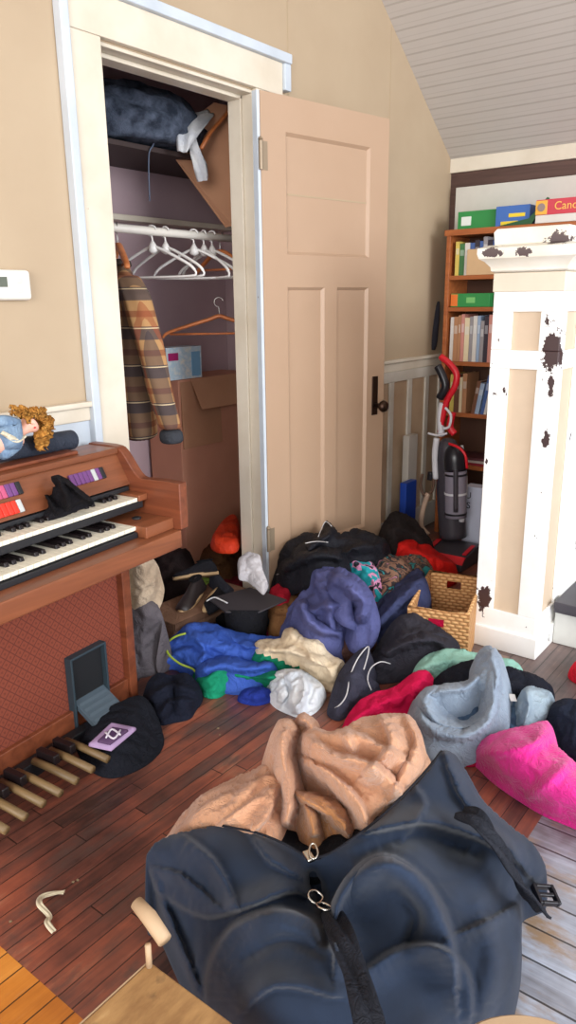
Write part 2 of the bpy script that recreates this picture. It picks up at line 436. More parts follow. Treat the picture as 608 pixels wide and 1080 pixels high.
# sloped beadboard ceiling
m_ceil = NT('grey_beadboard'); s = m_ceil.sep()
fr = m_ceil.math('FRACT', m_ceil.math('DIVIDE', s[0], .052))
gr = m_ceil.math('LESS_THAN', m_ceil.math('ABSOLUTE', m_ceil.math('SUBTRACT', fr, .5)), .07)
gr2 = m_ceil.math('LESS_THAN', m_ceil.math('ABSOLUTE', m_ceil.math('SUBTRACT', fr, .08)), .035)
m_ceil.col(m_ceil.mix(m_ceil.math('MAXIMUM', m_ceil.math('MULTIPLY', gr, .5), m_ceil.math('MULTIPLY', gr2, .25)), m_ceil.mix(m_ceil.noise(3, 3), (192,185,178), (184,176,168)), (156,147,138)))
m_ceil.rough(.6); m_ceil.bump(m_ceil.math('MULTIPLY', gr, -1.0), .5, .004); m_ceil = m_ceil.m
bm = bmesh.new()
prism(bm, [(BACKX+.1, 1.976), (XS, ZT), (XS, ZT+.08), (BACKX+.1, 2.06)], 1, -3.0, WALLY)
box(bm, -2.6, XS, -3.0, WALLY, ZT, ZT+.08)
struct(obj('ceiling', bm, m_ceil))
# closet interior shell
for nm_, a_ in (('wall_closet_left', (1.45, 1.5, 2.12, 2.85, 0, 2.42)), ('wall_closet_right', (3.1, 3.15, 2.12, 2.85, 0, 2.42)), ('wall_closet_back', (1.5, 3.1, 2.8, 2.85, 0, 2.42)), ('ceiling_closet', (1.45, 3.15, 2.12, 2.85, 2.42, 2.5))):
    bm = bmesh.new(); box(bm, *a_); struct(obj(nm_, bm, m_closet))
bm = bmesh.new(); box(bm, 1.5, 3.1, 2.72, 2.8, 1.675, 1.70); struct(obj('trim_closet_cleat', bm, m_trim, bevel=.003)).name = 'trim_3'
# wainscot rail and panels on the left wall
bm = bmesh.new()
for a, b in ((-2.6, 1.53), (2.60, BACKX)):
    box(bm, a, b, WALLY-.03, WALLY, 1.0, 1.018); box(bm, a, b, WALLY-.015, WALLY, .955, 1.0)
struct(obj('trim_4', bm, m_trim, bevel=.004))
m_batten = chipped('grey_white_batten', (206,200,188), (186,178,164), (110,88,70), density=.03)
bm = bmesh.new(); box(bm, -2.6, 1.53, WALLY-.008, WALLY, 0, .955)
struct(obj('trim_5', bm, m_trimw))
m_pan = chipped('tan_wainscot_panel', (186,160,132), (170,142,114), (90,66,48), density=.02)
bm = bmesh.new(); box(bm, 2.6, BACKX, WALLY-.006, WALLY, 0, .955)
struct(obj('trim_6', bm, m_pan))
for k, x in enumerate((2.72, 2.98, 3.28, 3.46, 3.66, 3.86, 4.03)):
    bm = bmesh.new(); box(bm, x, x+.045, WALLY-.018, WALLY-.006, .14, .90)
    if k == 0: box(bm, 2.6, BACKX, WALLY-.02, WALLY-.006, .90, .955); box(bm, 2.6, BACKX, WALLY-.02, WALLY-.006, 0, .14)
    struct(obj('trim_%d' % (7+k), bm, m_batten, bevel=.003))
# closet door casing: jambs, flat casings, backband, head with cap
bm = bmesh.new()
box(bm, OX0-.012, OX0, WALLY-.002, T1, 0, OZ); box(bm, OX1, OX1+.012, WALLY-.002, T1, 0, OZ); box(bm, OX0, OX1, WALLY-.002, T1, OZ-.012, OZ)
box(bm, OX0, OX0+.012, WALLY+.045, T1-.01, 0, OZ-.012); box(bm, OX1-.012, OX1, WALLY+.045, T1-.01, 0, OZ-.012); box(bm, OX0, OX1, WALLY+.045, T1-.01, OZ-.026, OZ-.012)
struct(obj('door_1_jamb', bm, m_trim, bevel=.003)).name = 'trim_14'
bm = bmesh.new()
box(bm, 1.553, OX0, WALLY-.022, WALLY, 0, OZ+.005); box(bm, OX1+.004, 2.51, WALLY-.022, WALLY, 0, OZ+.005)
box(bm, 1.553, 2.56, WALLY-.024, WALLY, OZ+.005, 2.205)
struct(obj('casing', bm, m_trim, bevel=.003)).name = 'trim_15'
bm = bmesh.new()
box(bm, 1.522, 1.553, WALLY-.035, WALLY, 0, 2.6)
box(bm, 1.553, 2.60, WALLY-.042, WALLY, 2.205, 2.24); box(bm, 2.56, 2.60, WALLY-.036, WALLY, 2.11, 2.205)
struct(obj('casing', bm, m_trimw, bevel=.004)).name = 'trim_16'

# ---- the open door leaf: door_1
hinge = Vector((2.375, WALLY-.03, 0)); end = Vector((3.10, 1.835, 0)); dirv = (end-hinge); LW = .728; da = math.atan2(dirv.y, dirv.x)
door = bpy.data.objects.new('door_1', None); C.objects.link(door); door.location = hinge; door.rotation_euler = (0, 0, da); door['kind'] = 'structure'
# local: x along the leaf, y thickness (-.035..0 is towards the room), z up
def ring_panel(bm, x0, x1, z0, z1, yf, d=.012, bw=.012, mi=0):
    O = [(x0, z0), (x1, z0), (x1, z1), (x0, z1)]; I = [(x0+bw, z0+bw), (x1-bw, z0+bw), (x1-bw, z1-bw), (x0+bw, z1-bw)]
    ov = [bm.verts.new((x, yf, z)) for x, z in O]; iv = [bm.verts.new((x, yf+d, z)) for x, z in I]
    for i in range(4): bm.faces.new((ov[i], ov[(i+1) % 4], iv[(i+1) % 4], iv[i])).material_index = mi
    bm.faces.new(iv).material_index = mi
bm = bmesh.new(); Hd = 2.07
xs = [0, .115, .345, .415, .625, LW]; sw = .115
panels = [(.125, .61, 1.50, 1.945), (.125, .335, .26, 1.375), (.41, .61, .26, 1.375)]
def solidleaf(bm, panels, xa, xb, za, zb, yf, yb):
    X = sorted({xa, xb, *[p[0] for p in panels], *[p[1] for p in panels]}); Zs = sorted({za, zb, *[p[2] for p in panels], *[p[3] for p in panels]})
    for i in range(len(X)-1):
        for j in range(len(Zs)-1):
            cx, cz = (X[i]+X[i+1])/2, (Zs[j]+Zs[j+1])/2
            if any(p[0] < cx < p[1] and p[2] < cz < p[3] for p in panels): continue
            bm.faces.new([bm.verts.new(q) for q in ((X[i], yf, Zs[j]), (X[i+1], yf, Zs[j]), (X[i+1], yf, Zs[j+1]), (X[i], yf, Zs[j+1]))])
    for p in panels: ring_panel(bm, *p, yf)
    bm.faces.new([bm.verts.new(q) for q in ((xa, yb, za), (xb, yb, za), (xb, yb, zb), (xa, yb, zb))])
    for (a, b) in (((xa, za), (xb, za)), ((xb, za), (xb, zb)), ((xb, zb), (xa, zb)), ((xa, zb), (xa, za))):
        bm.faces.new([bm.verts.new(q) for q in ((a[0], yf, a[1]), (b[0], yf, b[1]), (b[0], yb, b[1]), (a[0], yb, a[1]))])
    bmesh.ops.remove_doubles(bm, verts=bm.verts, dist=1e-5)
solidleaf(bm, panels, 0, LW, .012, Hd, -.035, 0)
obj('door_panel', bm, m_door, door)
bm = bmesh.new(); box(bm, .138, .598, -.0245, -.0225, 1.722, 1.728); obj('panel_joint', bm, m_seam, door)
bm = bmesh.new(); box(bm, LW-.085, LW-.045, -.040, -.035, .80, .98)
op = obj('lock_plate', bm, m_darkmetal, door, bevel=.003)
bm = bmesh.new(); lathe(bm, [(.010, 0), (.010, .03), (.022, .036), (.028, .05), (.022, .064), (.004, .068)], seg=20)
kn = obj('door_knob', bm, m_darkmetal, door, smooth=True); kn.location = (LW-.062, -.040, .845); kn.rotation_euler = (R_(90), 0, 0)
kn['label'] = 'dark bronze door knob'
for hz in (1.80, .28):
    bm = bmesh.new()
    lathe(bm, [(.008, 0), (.008, .1)], (-.004, -.037, hz), 12); lathe(bm, [(.004, 0), (.010, .004), (.004, .014)], (-.004, -.037, hz+.1), 12)
    box(bm, -.0, .03, -.037, -.035, hz, hz+.1)
    h_ = obj('hinge', bm, plain('painted_brass', (150,132,110), .45, .3), door, smooth=False)
bm = bmesh.new(); box(bm, -.014, 0, -.030, -.004, .012, Hd); obj('edge_strip', bm, m_trimw, door)

# ================================================================= ORGAN
m_org = wood('walnut_veneer', (104,58,36), (140,82,52), 0, .35, .9)
m_orgs = wood('walnut_side', (94,48,30), (132,72,46), 1, .35, .9)
m_grille = NT('patterned_grille_cloth')
s = m_grille.sep()
gx = m_grille.math('DIVIDE', s[0], .033); gz = m_grille.math('DIVIDE', s[2], .033)
p1 = m_grille.math('ABSOLUTE', m_grille.math('SUBTRACT', m_grille.math('FRACT', m_grille.math('ADD', gx, gz)), .5))
p2 = m_grille.math('ABSOLUTE', m_grille.math('SUBTRACT', m_grille.math('FRACT', m_grille.math('SUBTRACT', gx, gz)), .5))
pp = m_grille.math('MINIMUM', p1, p2); q2 = m_grille.math('LESS_THAN', pp, .07)
cell = m_grille.math('GREATER_THAN', m_grille.math('ADD', p1, p2), .78)
m_grille.col(m_grille.mix(m_grille.math('MAXIMUM', m_grille.math('MULTIPLY', q2, .75), m_grille.math('MULTIPLY', cell, .5)), (122,56,36), (84,32,20))); m_grille.rough(.85)
m_grille.bump(m_grille.math('MULTIPLY', q2, -1.0), .4, .003); m_grille = m_grille.m
m_keyw = plain('ivory_key', (236,228,208), .25, 0, .03); m_keyb = plain('black_key', (28,22,24), .3, 0, .1)
m_blk = plain('black_rail', (30,30,34), .5); m_red = plain('red_tab', (232,56,40), .35); m_pur = plain('purple_tab', (112,66,122), .35); m_gtab = plain('grey_white_tab', (190,192,190), .4)
m_pinkt = plain('pink_tab', (190,84,120), .35)
OL, OBK = -1.15, .37
org = thing('electric_organ', 'brown wooden two-manual spinet organ against the beige wall', 'organ', (1.55, 1.585, 0), R_(6))
def cheek(x0, x1):
    bm = bmesh.new(); prof = [(0, .655), (0, .798), (.05, .80)]
    for k in range(9):
        t = k/8; prof.append((.15+.10*t, .797+.092*(t*t*(3-2*t))))
    prof += [(.275, .892), (OBK, .892), (OBK, .50), (.24, .50), (.20, .60), (.06, .64)]
    prism(bm, prof, 0, x0, x1); return obj('side_cheek', bm, m_orgs, org, bevel=.004)
cheek(-.035, 0); cheek(OL, OL+.035)
bm = bmesh.new(); box(bm, OL+.035, -.035, .0, OBK-.02, .60, .655); obj('key_bed', bm, m_org, org, bevel=.004)
bm = bmesh.new(); box(bm, OL+.035, -.035, .24, OBK+.0, .868, .888); obj('top_board', bm, m_org, org, bevel=.004)
bm = bmesh.new(); box(bm, OL+.1, -.17, .27, .365, .888, .899); obj('top_lid', bm, m_orgs, org, bevel=.003)
bm = bmesh.new(); prism(bm, [(.20, .775), (.25, .868), (.30, .868), (.30, .775)], 0, OL+.035, -.035); obj('control_panel', bm, m_org, org)
bm = bmesh.new(); box(bm, OL+.035, -.035, OBK-.015, OBK, .05, .868); obj('back_panel', bm, m_org, org)
# front lower body
bm = bmesh.new(); box(bm, OL+.06, -.065, .262, .275, .10, .60)
# opening for the swell pedal is a recessed dark box in front of the cloth
obj('grille_cloth', bm, m_grille, org)
bm = bmesh.new(); box(bm, -.065, -.03, .235, OBK-.001, 0, .60); obj('post', bm, m_orgs, org, bevel=.003)
bm = bmesh.new(); box(bm, OL+.02, OL+.06, .235, OBK-.001, 0, .60); obj('post', bm, m_orgs, org, bevel=.003)
bm = bmesh.new(); box(bm, OL+.06, -.065, .245, OBK-.02, .0, .10); obj('plinth', bm, m_orgs, org, bevel=.003)
bm = bmesh.new(); box(bm, OL+.06, -.065, .25, .27, .56, .60); obj('upper_rail', bm, m_org, org, bevel=.003)
# swell pedal box
def OLc(px, py, yl):
    """local organ point on the plane y = yl"""
    inv = Matrix.Rotation(-R_(6), 3, 'Z'); o = inv @ (Vector((0, 0, H))-Vector((1.55, 1.585, 0))); d = inv @ ray(px, py); t = (yl-o.y)/d.y
    return o+d*t
A = OLc(68, 694, .26); Bq = OLc(106, 675, .26); Cq = OLc(83, 765, .26)
sx0, sx1, sz1, sz0 = A.x, Bq.x, (A.z+Bq.z)/2, max(.03, Cq.z)
bm = bmesh.new()
t_ = .008
box(bm, sx0, sx0+t_, .235, .27, sz0, sz1); box(bm, sx1-t_, sx1, .235, .27, sz0, sz1); box(bm, sx0+t_, sx1-t_, .235, .27, sz1-t_, sz1); box(bm, sx0+t_, sx1-t_, .235, .27, sz0, sz0+t_)
obj('pedal_frame', bm, plain('dark_teal_metal', (44,58,66), .5), org, bevel=.002)
bm = bmesh.new(); box(bm, sx0+t_, sx1-t_, .254, .2615, sz0+t_, sz1-t_); obj('pedal_recess', bm, plain('black_recess', (18,20,24), .7), org)
bm = bmesh.new(); prism(bm, [(.14, .055), (.255, .125), (.255, .11), (.145, .04)], 0, sx0+.012, sx1-.010)
for k in range(5): prism(bm, [(.15+k*.02, .0612+k*.0122+.0005), (.16+k*.02, .0672+k*.0122), (.158+k*.02, .0692+k*.0122)], 0, sx0+.02, sx1-.018)
obj('swell_pedal', bm, plain('grey_ribbed_rubber', (74,88,98), .55), org)
# manuals
def manual(xr, yf, z, depth, n, hk=.012):
    bm = bmesh.new(); box(bm, OL+.10, xr, yf+.006, yf+depth, z-.035, z-.013)
    mn = obj('manual', bm, m_blk, org, bevel=.002)
    kw = .0235; xx = xr; pat = [1, 1, 0, 1, 1, 1, 0]
    wm = None; bmh = None
    for k in range(n):
        if wm is None:
            bm = bmesh.new(); box(bm, -kw+.0012, 0, 0, depth-.004, -hk, 0); o = obj('white_key', bm, m_keyw, mn, bevel=.0012); wm = o
        else:
            o = wm.copy(); C.objects.link(o); o.parent = mn
        o.location = (xx-k*kw, yf, z)
        if pat[(k+2) % 7] and k < n-1:
            if bmh is None:
                bm = bmesh.new(); prism(bm, [(.0, 0), (.004, .011), (depth-.045, .012), (depth-.04, 0)], 0, -.0065, .0065); b = obj('black_key', bm, m_keyb, mn, bevel=.0015); bmh = b
            else:
                b = bmh.copy(); C.objects.link(b); b.parent = mn
            b.location = (xx-(k+1)*kw+.0006, yf+.04, z)
    return mn
manual(-.158, .070, .688, .15, 24)
manual(-.075, .135, .748, .125, 27)
bm = bmesh.new(); box(bm, OL+.1, -.05, .136, .25, .712, .735); obj('upper_key_slip', bm, m_blk, org, bevel=.003)
bm = bmesh.new(); box(bm, OL+.1, -.16, .062, .082, .655, .672); obj('key_slip', bm, m_blk, org, bevel=.002)
bm = bmesh.new(); box(bm, -.158, -.035, .03, .21, .655, .69); e = obj('end_block', bm, m_org, org, bevel=.003)
bm = bmesh.new(); lathe(bm, [(.014, 0), (.014, .004), (.009, .006)], (-.10, .12, .69), 16); obj('switch', bm, m_blk, org, smooth=True)
bm = bmesh.new(); box(bm, -.072, -.035, .13, .25, .735, .755); obj('end_block', bm, m_org, org, bevel=.003)
bm = bmesh.new(); box(bm, -.76, -.665, .10, .14, .69, .752); obj('end_block', bm, m_org, org, bevel=.003)
bm = bmesh.new(); box(bm, OL+.1, -.04, .200, .215, .755, .770); obj('panel_rail', bm, m_blk, org, bevel=.003)
# tab stops on the slanted control panel
sl = math.atan2(.05, .093)
def tabs(x0, n, mats, zc, wd=.017):
    for k in range(n):
        bm = bmesh.new(); box(bm, 0, wd-.0015, -.009, 0, -.018, .018)
        o = obj('tab_stop', bm, mats[k], org, bevel=.002); yy = .20+(zc-.775)*.05/.093
        o.location = (x0-k*wd, yy-.001, zc); o.rotation_euler = (-sl, 0, 0)
tabs(-.135, 8, [m_blk, m_pur, m_gtab]+[m_pur]*5, .825)
tabs(-.455, 12, [m_gtab]+[m_red]*11, .800)
tabs(-.435, 11, [m_blk, m_pur, m_pur, m_pinkt, m_pinkt]+[m_red]*6, .842)
# bass pedals: wooden bars with black sharps behind
m_ped = wood('worn_pedal_wood', (96,76,48), (138,112,74), 1, .5)
ends = [(114, 801), (98, 812), (81, 824), (64, 837), (46, 848), (27, 862), (7, 876)]
bm = bmesh.new(); box(bm, OL+.06, -.22, .20, .235, .0, .05); obj('pedal_frame', bm, m_blk, org, bevel=.003)
inv = Matrix.Rotation(-R_(6), 3, 'Z')
for k, (px, py) in enumerate(ends):
    q = inv @ (G(px, py, .05)-Vector((1.55, 1.585, 0)))
    bm = bmesh.new(); tube(bm, [(q.x, q.y, .05), (q.x, q.y+.11, .056), (q.x, .2, .055)], .0115, 10)
    obj('bass_pedal', bm, m_ped, org, smooth=True)
    if k not in (0, 3):
        bm = bmesh.new(); box(bm, q.x+.012, q.x+.034, q.y+.10, .205, .055, .085); obj('sharp_pedal', bm, m_keyb, org, bevel=.004)

# ================================================================= NEWEL AND STAIRS
NX, NY0, NY1, ND = 2.60, .84, 1.083, .25
m_white = chipped('flaking_white_paint', (246,246,244), (236,234,228), (62,42,42), density=.085, rough=.4,
    chips=[(tuple(PX(510, 634, NX)), (.05, .022, .05)), (tuple(PX(583, 368, NX)), (.06, .030, .075)), (tuple(PX(576, 462, NX)), (.04, .012, .035)), (tuple(PX(582, 405, NX)), (.05, .010, .05)),
           ])
m_cap = chipped('flaking_cap_paint', (240,236,224), (230,222,204), (92,78,78), density=.02, rough=.4,
    chips=[(tuple(PX(518, 266, NX-.05)), (.06, .035, .016)), (tuple(PX(552, 266, NX-.05)), (.06, .032, .014)), (tuple(PX(592, 252, NX)), (.06, .05, .02))])
m_npanel = plain('beige_recess_paint', (214,192,166), .5)
nw = thing('newel_post', 'tall square white newel post with flaking paint and beige recessed panels', 'newel post', (NX+ND/2, (NY0+NY1)/2, 0))
def nobj(name, bm, m, **k):
    bmesh.ops.translate(bm, vec=(-(NX+ND/2), -(NY0+NY1)/2, 0), verts=bm.verts); return obj(name, bm, m, nw, **k)
bm = bmesh.new(); box(bm, NX+.012, NX+ND, NY0+.012, NY1, .0, 1.42); nobj('core', bm, m_npanel)
bm = bmesh.new()   # stiles and rails of the two seen faces
zr = [(0, .16), (1.08, 1.145), (1.275, 1.40)]
for z0, z1 in zr:
    box(bm, NX, NX+.012, NY0, NY1, z0, z1); box(bm, NX+.012, NX+ND, NY0, NY0+.012, z0, z1)
def st(y0, y1):
    box(bm, NX, NX+.012, y0, y1, .16, 1.08); box(bm, NX, NX+.012, y0, y1, 1.145, 1.275)
st(NY0, NY0+.072); st(NY1-.072, NY1)
for x0, x1 in ((NX+.012, NX+.06), (NX+ND-.05, NX+ND)):
    box(bm, x0, x1, NY0, NY0+.012, .16, 1.08); box(bm, x0, x1, NY0, NY0+.012, 1.145, 1.275)
nobj('stiles', bm, m_white, bevel=.003)
bm = bmesh.new(); box(bm, NX-.012, NX+ND+.012, NY0-.012, NY1+.012, 0, .085); nobj('plinth', bm, m_white, bevel=.004)
bm = bmesh.new(); box(bm, NX-.004, NX+ND+.004, NY0-.004, NY1+.004, 1.342, 1.405); nobj('frieze', bm, plain('cream_frieze', (224,212,192), .5), bevel=.003)
def mould(bm, levels):
    prev = None
    for o_, z in levels:
        r = [bm.verts.new(p) for p in ((NX-o_, NY0-o_, z), (NX+ND+o_, NY0-o_, z), (NX+ND+o_, NY1+o_, z), (NX-o_, NY1+o_, z))]
        if prev:
            for i in range(4): bm.faces.new((prev[i], prev[(i+1) % 4], r[(i+1) % 4], r[i]))
        else: bm.faces.new(r[::-1])
        prev = r
    bm.faces.new(prev)
bm = bmesh.new(); mould(bm, [(.0, 1.405), (.012, 1.412), (.014, 1.425), (.03, 1.443), (.045, 1.452), (.05, 1.468), (.05, 1.486), (.02, 1.496)]); nobj('cap', bm, m_cap, bevel=.002)
bm = bmesh.new(); mould(bm, [(.006, 1.496), (.010, 1.538), (.002, 1.55)]); nobj('cap_block', bm, m_cap, bevel=.003)
# stairs rising away from the room
m_tread = plain('worn_grey_tread', (74,70,78), .4, 0, .2); m_riser = chipped('scuffed_riser', (206,206,200), (188,188,184), (70,60,58), density=.03)
sx_, rise, run = 2.76, .185, .25
for k in range(5):
    bm = bmesh.new(); x0 = sx_+k*run
    box(bm, x0+.02, x0+run+.02, .0-.1, NY0-.013, k*rise if k else 0, (k+1)*rise-.03, 0)
    box(bm, x0-.01, x0+run+.02, -.1, NY0-.013, (k+1)*rise-.03, (k+1)*rise, 1); box(bm, x0+.0, x0+.03, -.1, NY0-.013, (k+1)*rise-.048, (k+1)*rise-.03, 1)
    struct(obj('stair_step', bm, [m_riser, m_tread], bevel=.004)).name = 'trim_%d' % (20+k)
bm = bmesh.new(); box(bm, NX+ND, BACKX-.3, NY0-.012, NY0+.05, 0, 1.3); 
struct(obj('stair_side_panel', bm, m_white)).name = 'wall_stair'

# ================================================================= BOOKCASE
m_bc = wood('orange_pine', (140,74,36), (176,102,54), 1, .45)
bc = thing('bookcase', 'orange-brown wooden bookcase against the end wall', 'bookcase', (3.97, 1.4, 0))
def bobj(n_, bm, m, **k):
    bmesh.ops.translate(bm, vec=(-3.97, -1.4, 0), verts=bm.verts); return obj(n_, bm, m, bc, **k)
BX, BY1, BY0 = 3.85, 1.885, .90
shz = [1.666, 1.441, 1.278, .991, .711, .42, .10]
bm = bmesh.new(); box(bm, BX, 4.095, BY1-.022, BY1, 0, 1.666-.022); bobj('side_panel', bm, m_bc, bevel=.002)
bm = bmesh.new(); box(bm, BX, 4.095, BY0, BY0+.022, 0, 1.666-.022); bobj('side_panel', bm, m_bc, bevel=.002)
bm = bmesh.new(); box(bm, BX-.008, 4.095, BY0-.01, BY1+.01, 1.642, 1.672); bobj('top', bm, m_bc, bevel=.002)
bm = bmesh.new(); box(bm, 4.088, 4.098, BY0, BY1, 0, 1.642); bobj('back_panel', bm, plain('dark_back_board', (84,52,36), .6))
for z_ in shz[1:]:
    bm = bmesh.new(); box(bm, BX+.004, 4.088, BY0+.022, BY1-.022, z_-.022, z_); bobj('shelf', bm, m_bc, bevel=.0015)
# books
m_page = plain('book_pages', (222,212,190), .8)
bookmats = {}
def bmat(c):
    if c not in bookmats: bookmats[c] = plain('book_cover_%d_%d_%d' % c, c, .5)
    return bookmats[c]
ordn = ['first', 'second', 'third', 'fourth', 'fifth', 'sixth', 'seventh', 'eighth', 'ninth', 'tenth', 'eleventh', 'twelfth', 'thirteenth', 'fourteenth', 'fifteenth', 'sixteenth']
def book(y, z, th, h, d, c, lean, label, group):
    bm = bmesh.new()
    ct = .0025
    box(bm, 0, d, -th, -th+ct, 0, h, 0); box(bm, 0, d, -ct, 0, 0, h, 0); box(bm, -.001, ct, -th, 0, 0, h, 0)
    box(bm, ct, d-.004, -th+ct, -ct, .004, h-.004, 1)
    sc = bmat(tuple(min(255, int(v*.5+110)) for v in c))
    box(bm, -.0018, -.001, -th+.003, -.003, h*.62, h*.8, 2)
    o = obj('book', bm, [bmat(c), m_page, sc]); o.location = (BX+.022, y, z); o.rotation_euler = (lean, 0, 0)
    tag(o, label, 'book', group)
cn = {'white': (214,208,200), 'tan': (178,128,92), 'pink': (204,138,126), 'grey': (150,144,146), 'pale blue': (150,170,196), 'red': (178,66,58), 'cream': (226,208,172), 'brown': (110,72,52), 'yellow': (214,190,96), 'blue': (70,96,150), 'green': (70,120,72), 'dark': (56,48,58)}
def row(z, cols, ys, hr, leanf, where, group, seed):
    r = random.Random(seed); y = ys
    for k, c in enumerate(cols):
        th = r.uniform(.016, .030); h = r.uniform(*hr); ln = leanf(k)
        if y-th < BY0+.06: break
        book(y-max(0, math.sin(max(0, ln))*h), z+(.0005 if ln >= 0 else math.sin(-ln)*th), th, h, r.uniform(.15, .19), cn[c], ln, '%s book, %s from the left %s' % (c, ordn[k], where), group)
        y -= th/math.cos(ln)+.0012
    return y
row(.991, ['white','tan','tan','pink','cream','grey','white','pale blue','grey','dark','pink','red','white','grey','cream','tan'], BY1-.035, (.215, .25), lambda k: 0, 'on the shelf level with the wainscot rail', 'upright books level with the wainscot rail', 3)
row(.711, ['yellow','brown','cream','tan','brown','pale blue','blue','white','cream','tan','pink','white'], BY1-.05, (.17, .22), lambda k: .0 if k < 4 else .16, 'on the shelf below the wainscot rail level', 'books behind the vacuum handle', 5)
row(1.441, ['yellow','green','white','blue','dark','blue','grey','dark','blue','dark'], BY1-.045, (.16, .19), lambda k: 0, 'on the highest inner shelf', 'books on the highest inner shelf', 9)
m_card = NT('cardboard'); m_card.col(m_card.mix(m_card.noise(7, 4), (196,146,112), (172,122,92))); m_card.rough(.85); m_card = m_card.m
# tan folder box in front of the high books
bm = bmesh.new(); box(bm, BX-.0+.002, BX+.018, 1.50, 1.765, 1.4412, 1.57); tag(obj('folder', bm, plain('tan_folder', (206,170,128), .7), bevel=.002), 'tan cardboard folder standing in front of the books on the highest inner shelf', 'folder')
# green and orange box, dark pile on third shelf
def cbox(name, p0, size, mats, label, cat, rz=0, group=None, extra=None, bevel=.0015):
    bm = bmesh.new(); box(bm, -size[0]/2, size[0]/2, -size[1]/2, size[1]/2, 0, size[2], 0)
    if extra: extra(bm)
    o = obj(name, bm, mats, bevel=bevel); o.location = p0; o.rotation_euler = (0, 0, rz); tag(o, label, cat, group); return o
def bandsL(bm): box(bm, -.0905, .0905, .07, .1105, .004, .066, 1); box(bm, -.0905, .0905, -.03, .02, .02, .05, 2)
m_green = plain('green_carton', (52,138,72), .45); m_orng = plain('orange_patch', (228,120,52), .45); m_lgreen = plain('light_green_patch', (120,190,110), .45)
cbox('small_box', (3.96, 1.745, 1.279), (.18, .22, .07), [m_green, m_orng, m_lgreen], 'small green box with orange end on the third shelf', 'box', extra=bandsL)
bm = bmesh.new(); lathe(bm, [(.05, 0), (.058, .045), (.06, .06), (.052, .062), (.048, .02), (.01, .015)], (3.95, 1.57, 1.279), 20); tag(obj('bowl', bm, plain('dusky_bowl', (128,92,92), .4), smooth=True), 'dusky round dish on the third shelf beside the green box', 'bowl')
# bottom shelves: red bundle, papers, white tub
bm = bmesh.new(); lathe(bm, [(.055, 0), (.07, .11), (.074, .115), (.066, .113), (.052, .006)], (3.95, 1.52, .4205), 24); tag(obj('plastic_tub', bm, plain('white_tub', (226,216,208), .4), smooth=True), 'white plastic tub on the low shelf behind the vacuum', 'tub')
def lowrow(): pass
for k, (c, lab) in enumerate((((150,44,56), 'dark red magazine, lowest of the flat stack behind the vacuum'), ((196,186,178), 'pale magazine in the middle of the flat stack behind the vacuum'), ((96,52,60), 'maroon magazine on top of the flat stack behind the vacuum'))):
    bm = bmesh.new(); box(bm, -.09, .09, -.12, .12, 0, .013); o = obj('magazine', bm, bmat(c), bevel=.001); o.location = (3.965, 1.70, .4205+k*.0135); o.rotation_euler = (0, 0, .08*(k-1)); tag(o, lab, 'magazine', 'magazines stacked flat behind the vacuum')
for k in range(4):
    bm = bmesh.new(); box(bm, -.09, .09, -.13, .13, 0, .02); o = obj('magazine', bm, bmat([(168,60,52), (70,60,66), (182,170,150), (54,72,96)][k]), bevel=.001); o.location = (3.965, 1.62, .1005+k*.0205); o.rotation_euler = (0, 0, -.06*(k-1.5))
    tag(o, ['red magazine, lowest in the stack on the bottom shelf', 'dark magazine, second from below in the bottom shelf stack', 'cream magazine, third from below in the bottom shelf stack', 'navy magazine topmost in the bottom shelf stack'][k], 'magazine', 'magazines on the bottom shelf')
# on top: white board, game boxes
bm = bmesh.new(); box(bm, 4.07, 4.082, 1.0, 1.95, 1.6725, 1.908); tag(obj('poster_board', bm, plain('white_board', (206,202,192), .6), bevel=.002), 'wide off-white board standing on the bookcase against the wall', 'board')
m_gblue = plain('blue_carton', (70,110,180), .45); m_yel = plain('yellow_patch', (236,206,60), .45); m_wlab = plain('white_label', (226,232,224), .5)
def g1(bm): box(bm, -.0915, .0915, .03, .085, .018, .062, 1)
cbox('game_box', (3.97, 1.735, 1.6725), (.18, .21, .088), [m_green, m_wlab], 'green game box with white label on top of the bookcase', 'box', extra=g1)
def g2(bm): box(bm, -.1015, .1015, -.03, .06, .004, .022, 1); box(bm, -.1015, .1015, -.065, .02, .040, .058, 1)
cbox('game_box', (3.96, 1.535, 1.6725), (.20, .175, .095), [m_gblue, m_yel], 'blue game box with yellow stripes beside the green box', 'box', extra=g2)
m_gpink = plain('pinkish_red_carton', (206,70,84), .45); m_orl = plain('yellow_orange', (238,178,76), .45)
cbox('board_game', (3.96, 1.27, 1.6725), (.24, .28, .036), [plain('white_carton', (222,216,208), .5)], 'flat white box under the pinkish red game box', 'box')
def g3(bm):
    box(bm, -.1215, .1215, .085, .142, .002, .066, 1)
    mb = Matrix.Translation((-.1225, .113, .035)) @ Matrix.Rotation(R_(90), 4, 'Y')
    v0 = len(bm.verts); r = bmesh.ops.create_cone(bm, cap_ends=True, segments=16, radius1=.019, radius2=.019, depth=.004, matrix=mb)
    for f in {f for v in r['verts'] for f in v.link_faces}: f.material_index = 2
o = cbox('board_game', (3.96, 1.27, 1.709), (.24, .28, .07), [m_gpink, m_orl, plain('grey_disc', (150,130,126), .5)], 'pinkish red game box with yellow end and lettering on the bookcase', 'box', extra=g3)
def text(name, s, size, mat, parent, mw, ext=.0004, align='CENTER'):
    cu = bpy.data.curves.new(name, 'FONT'); cu.body = s; cu.size = size; cu.extrude = ext; cu.align_x = align; cu.align_y = 'CENTER'
    to = bpy.data.objects.new(name, cu); C.objects.link(to)
    dg = bpy.context.evaluated_depsgraph_get(); me = bpy.data.meshes.new_from_object(to.evaluated_get(dg)); bpy.data.objects.remove(to)
    me.transform(mw); me.materials.clear(); return link(name, me, mat, parent)
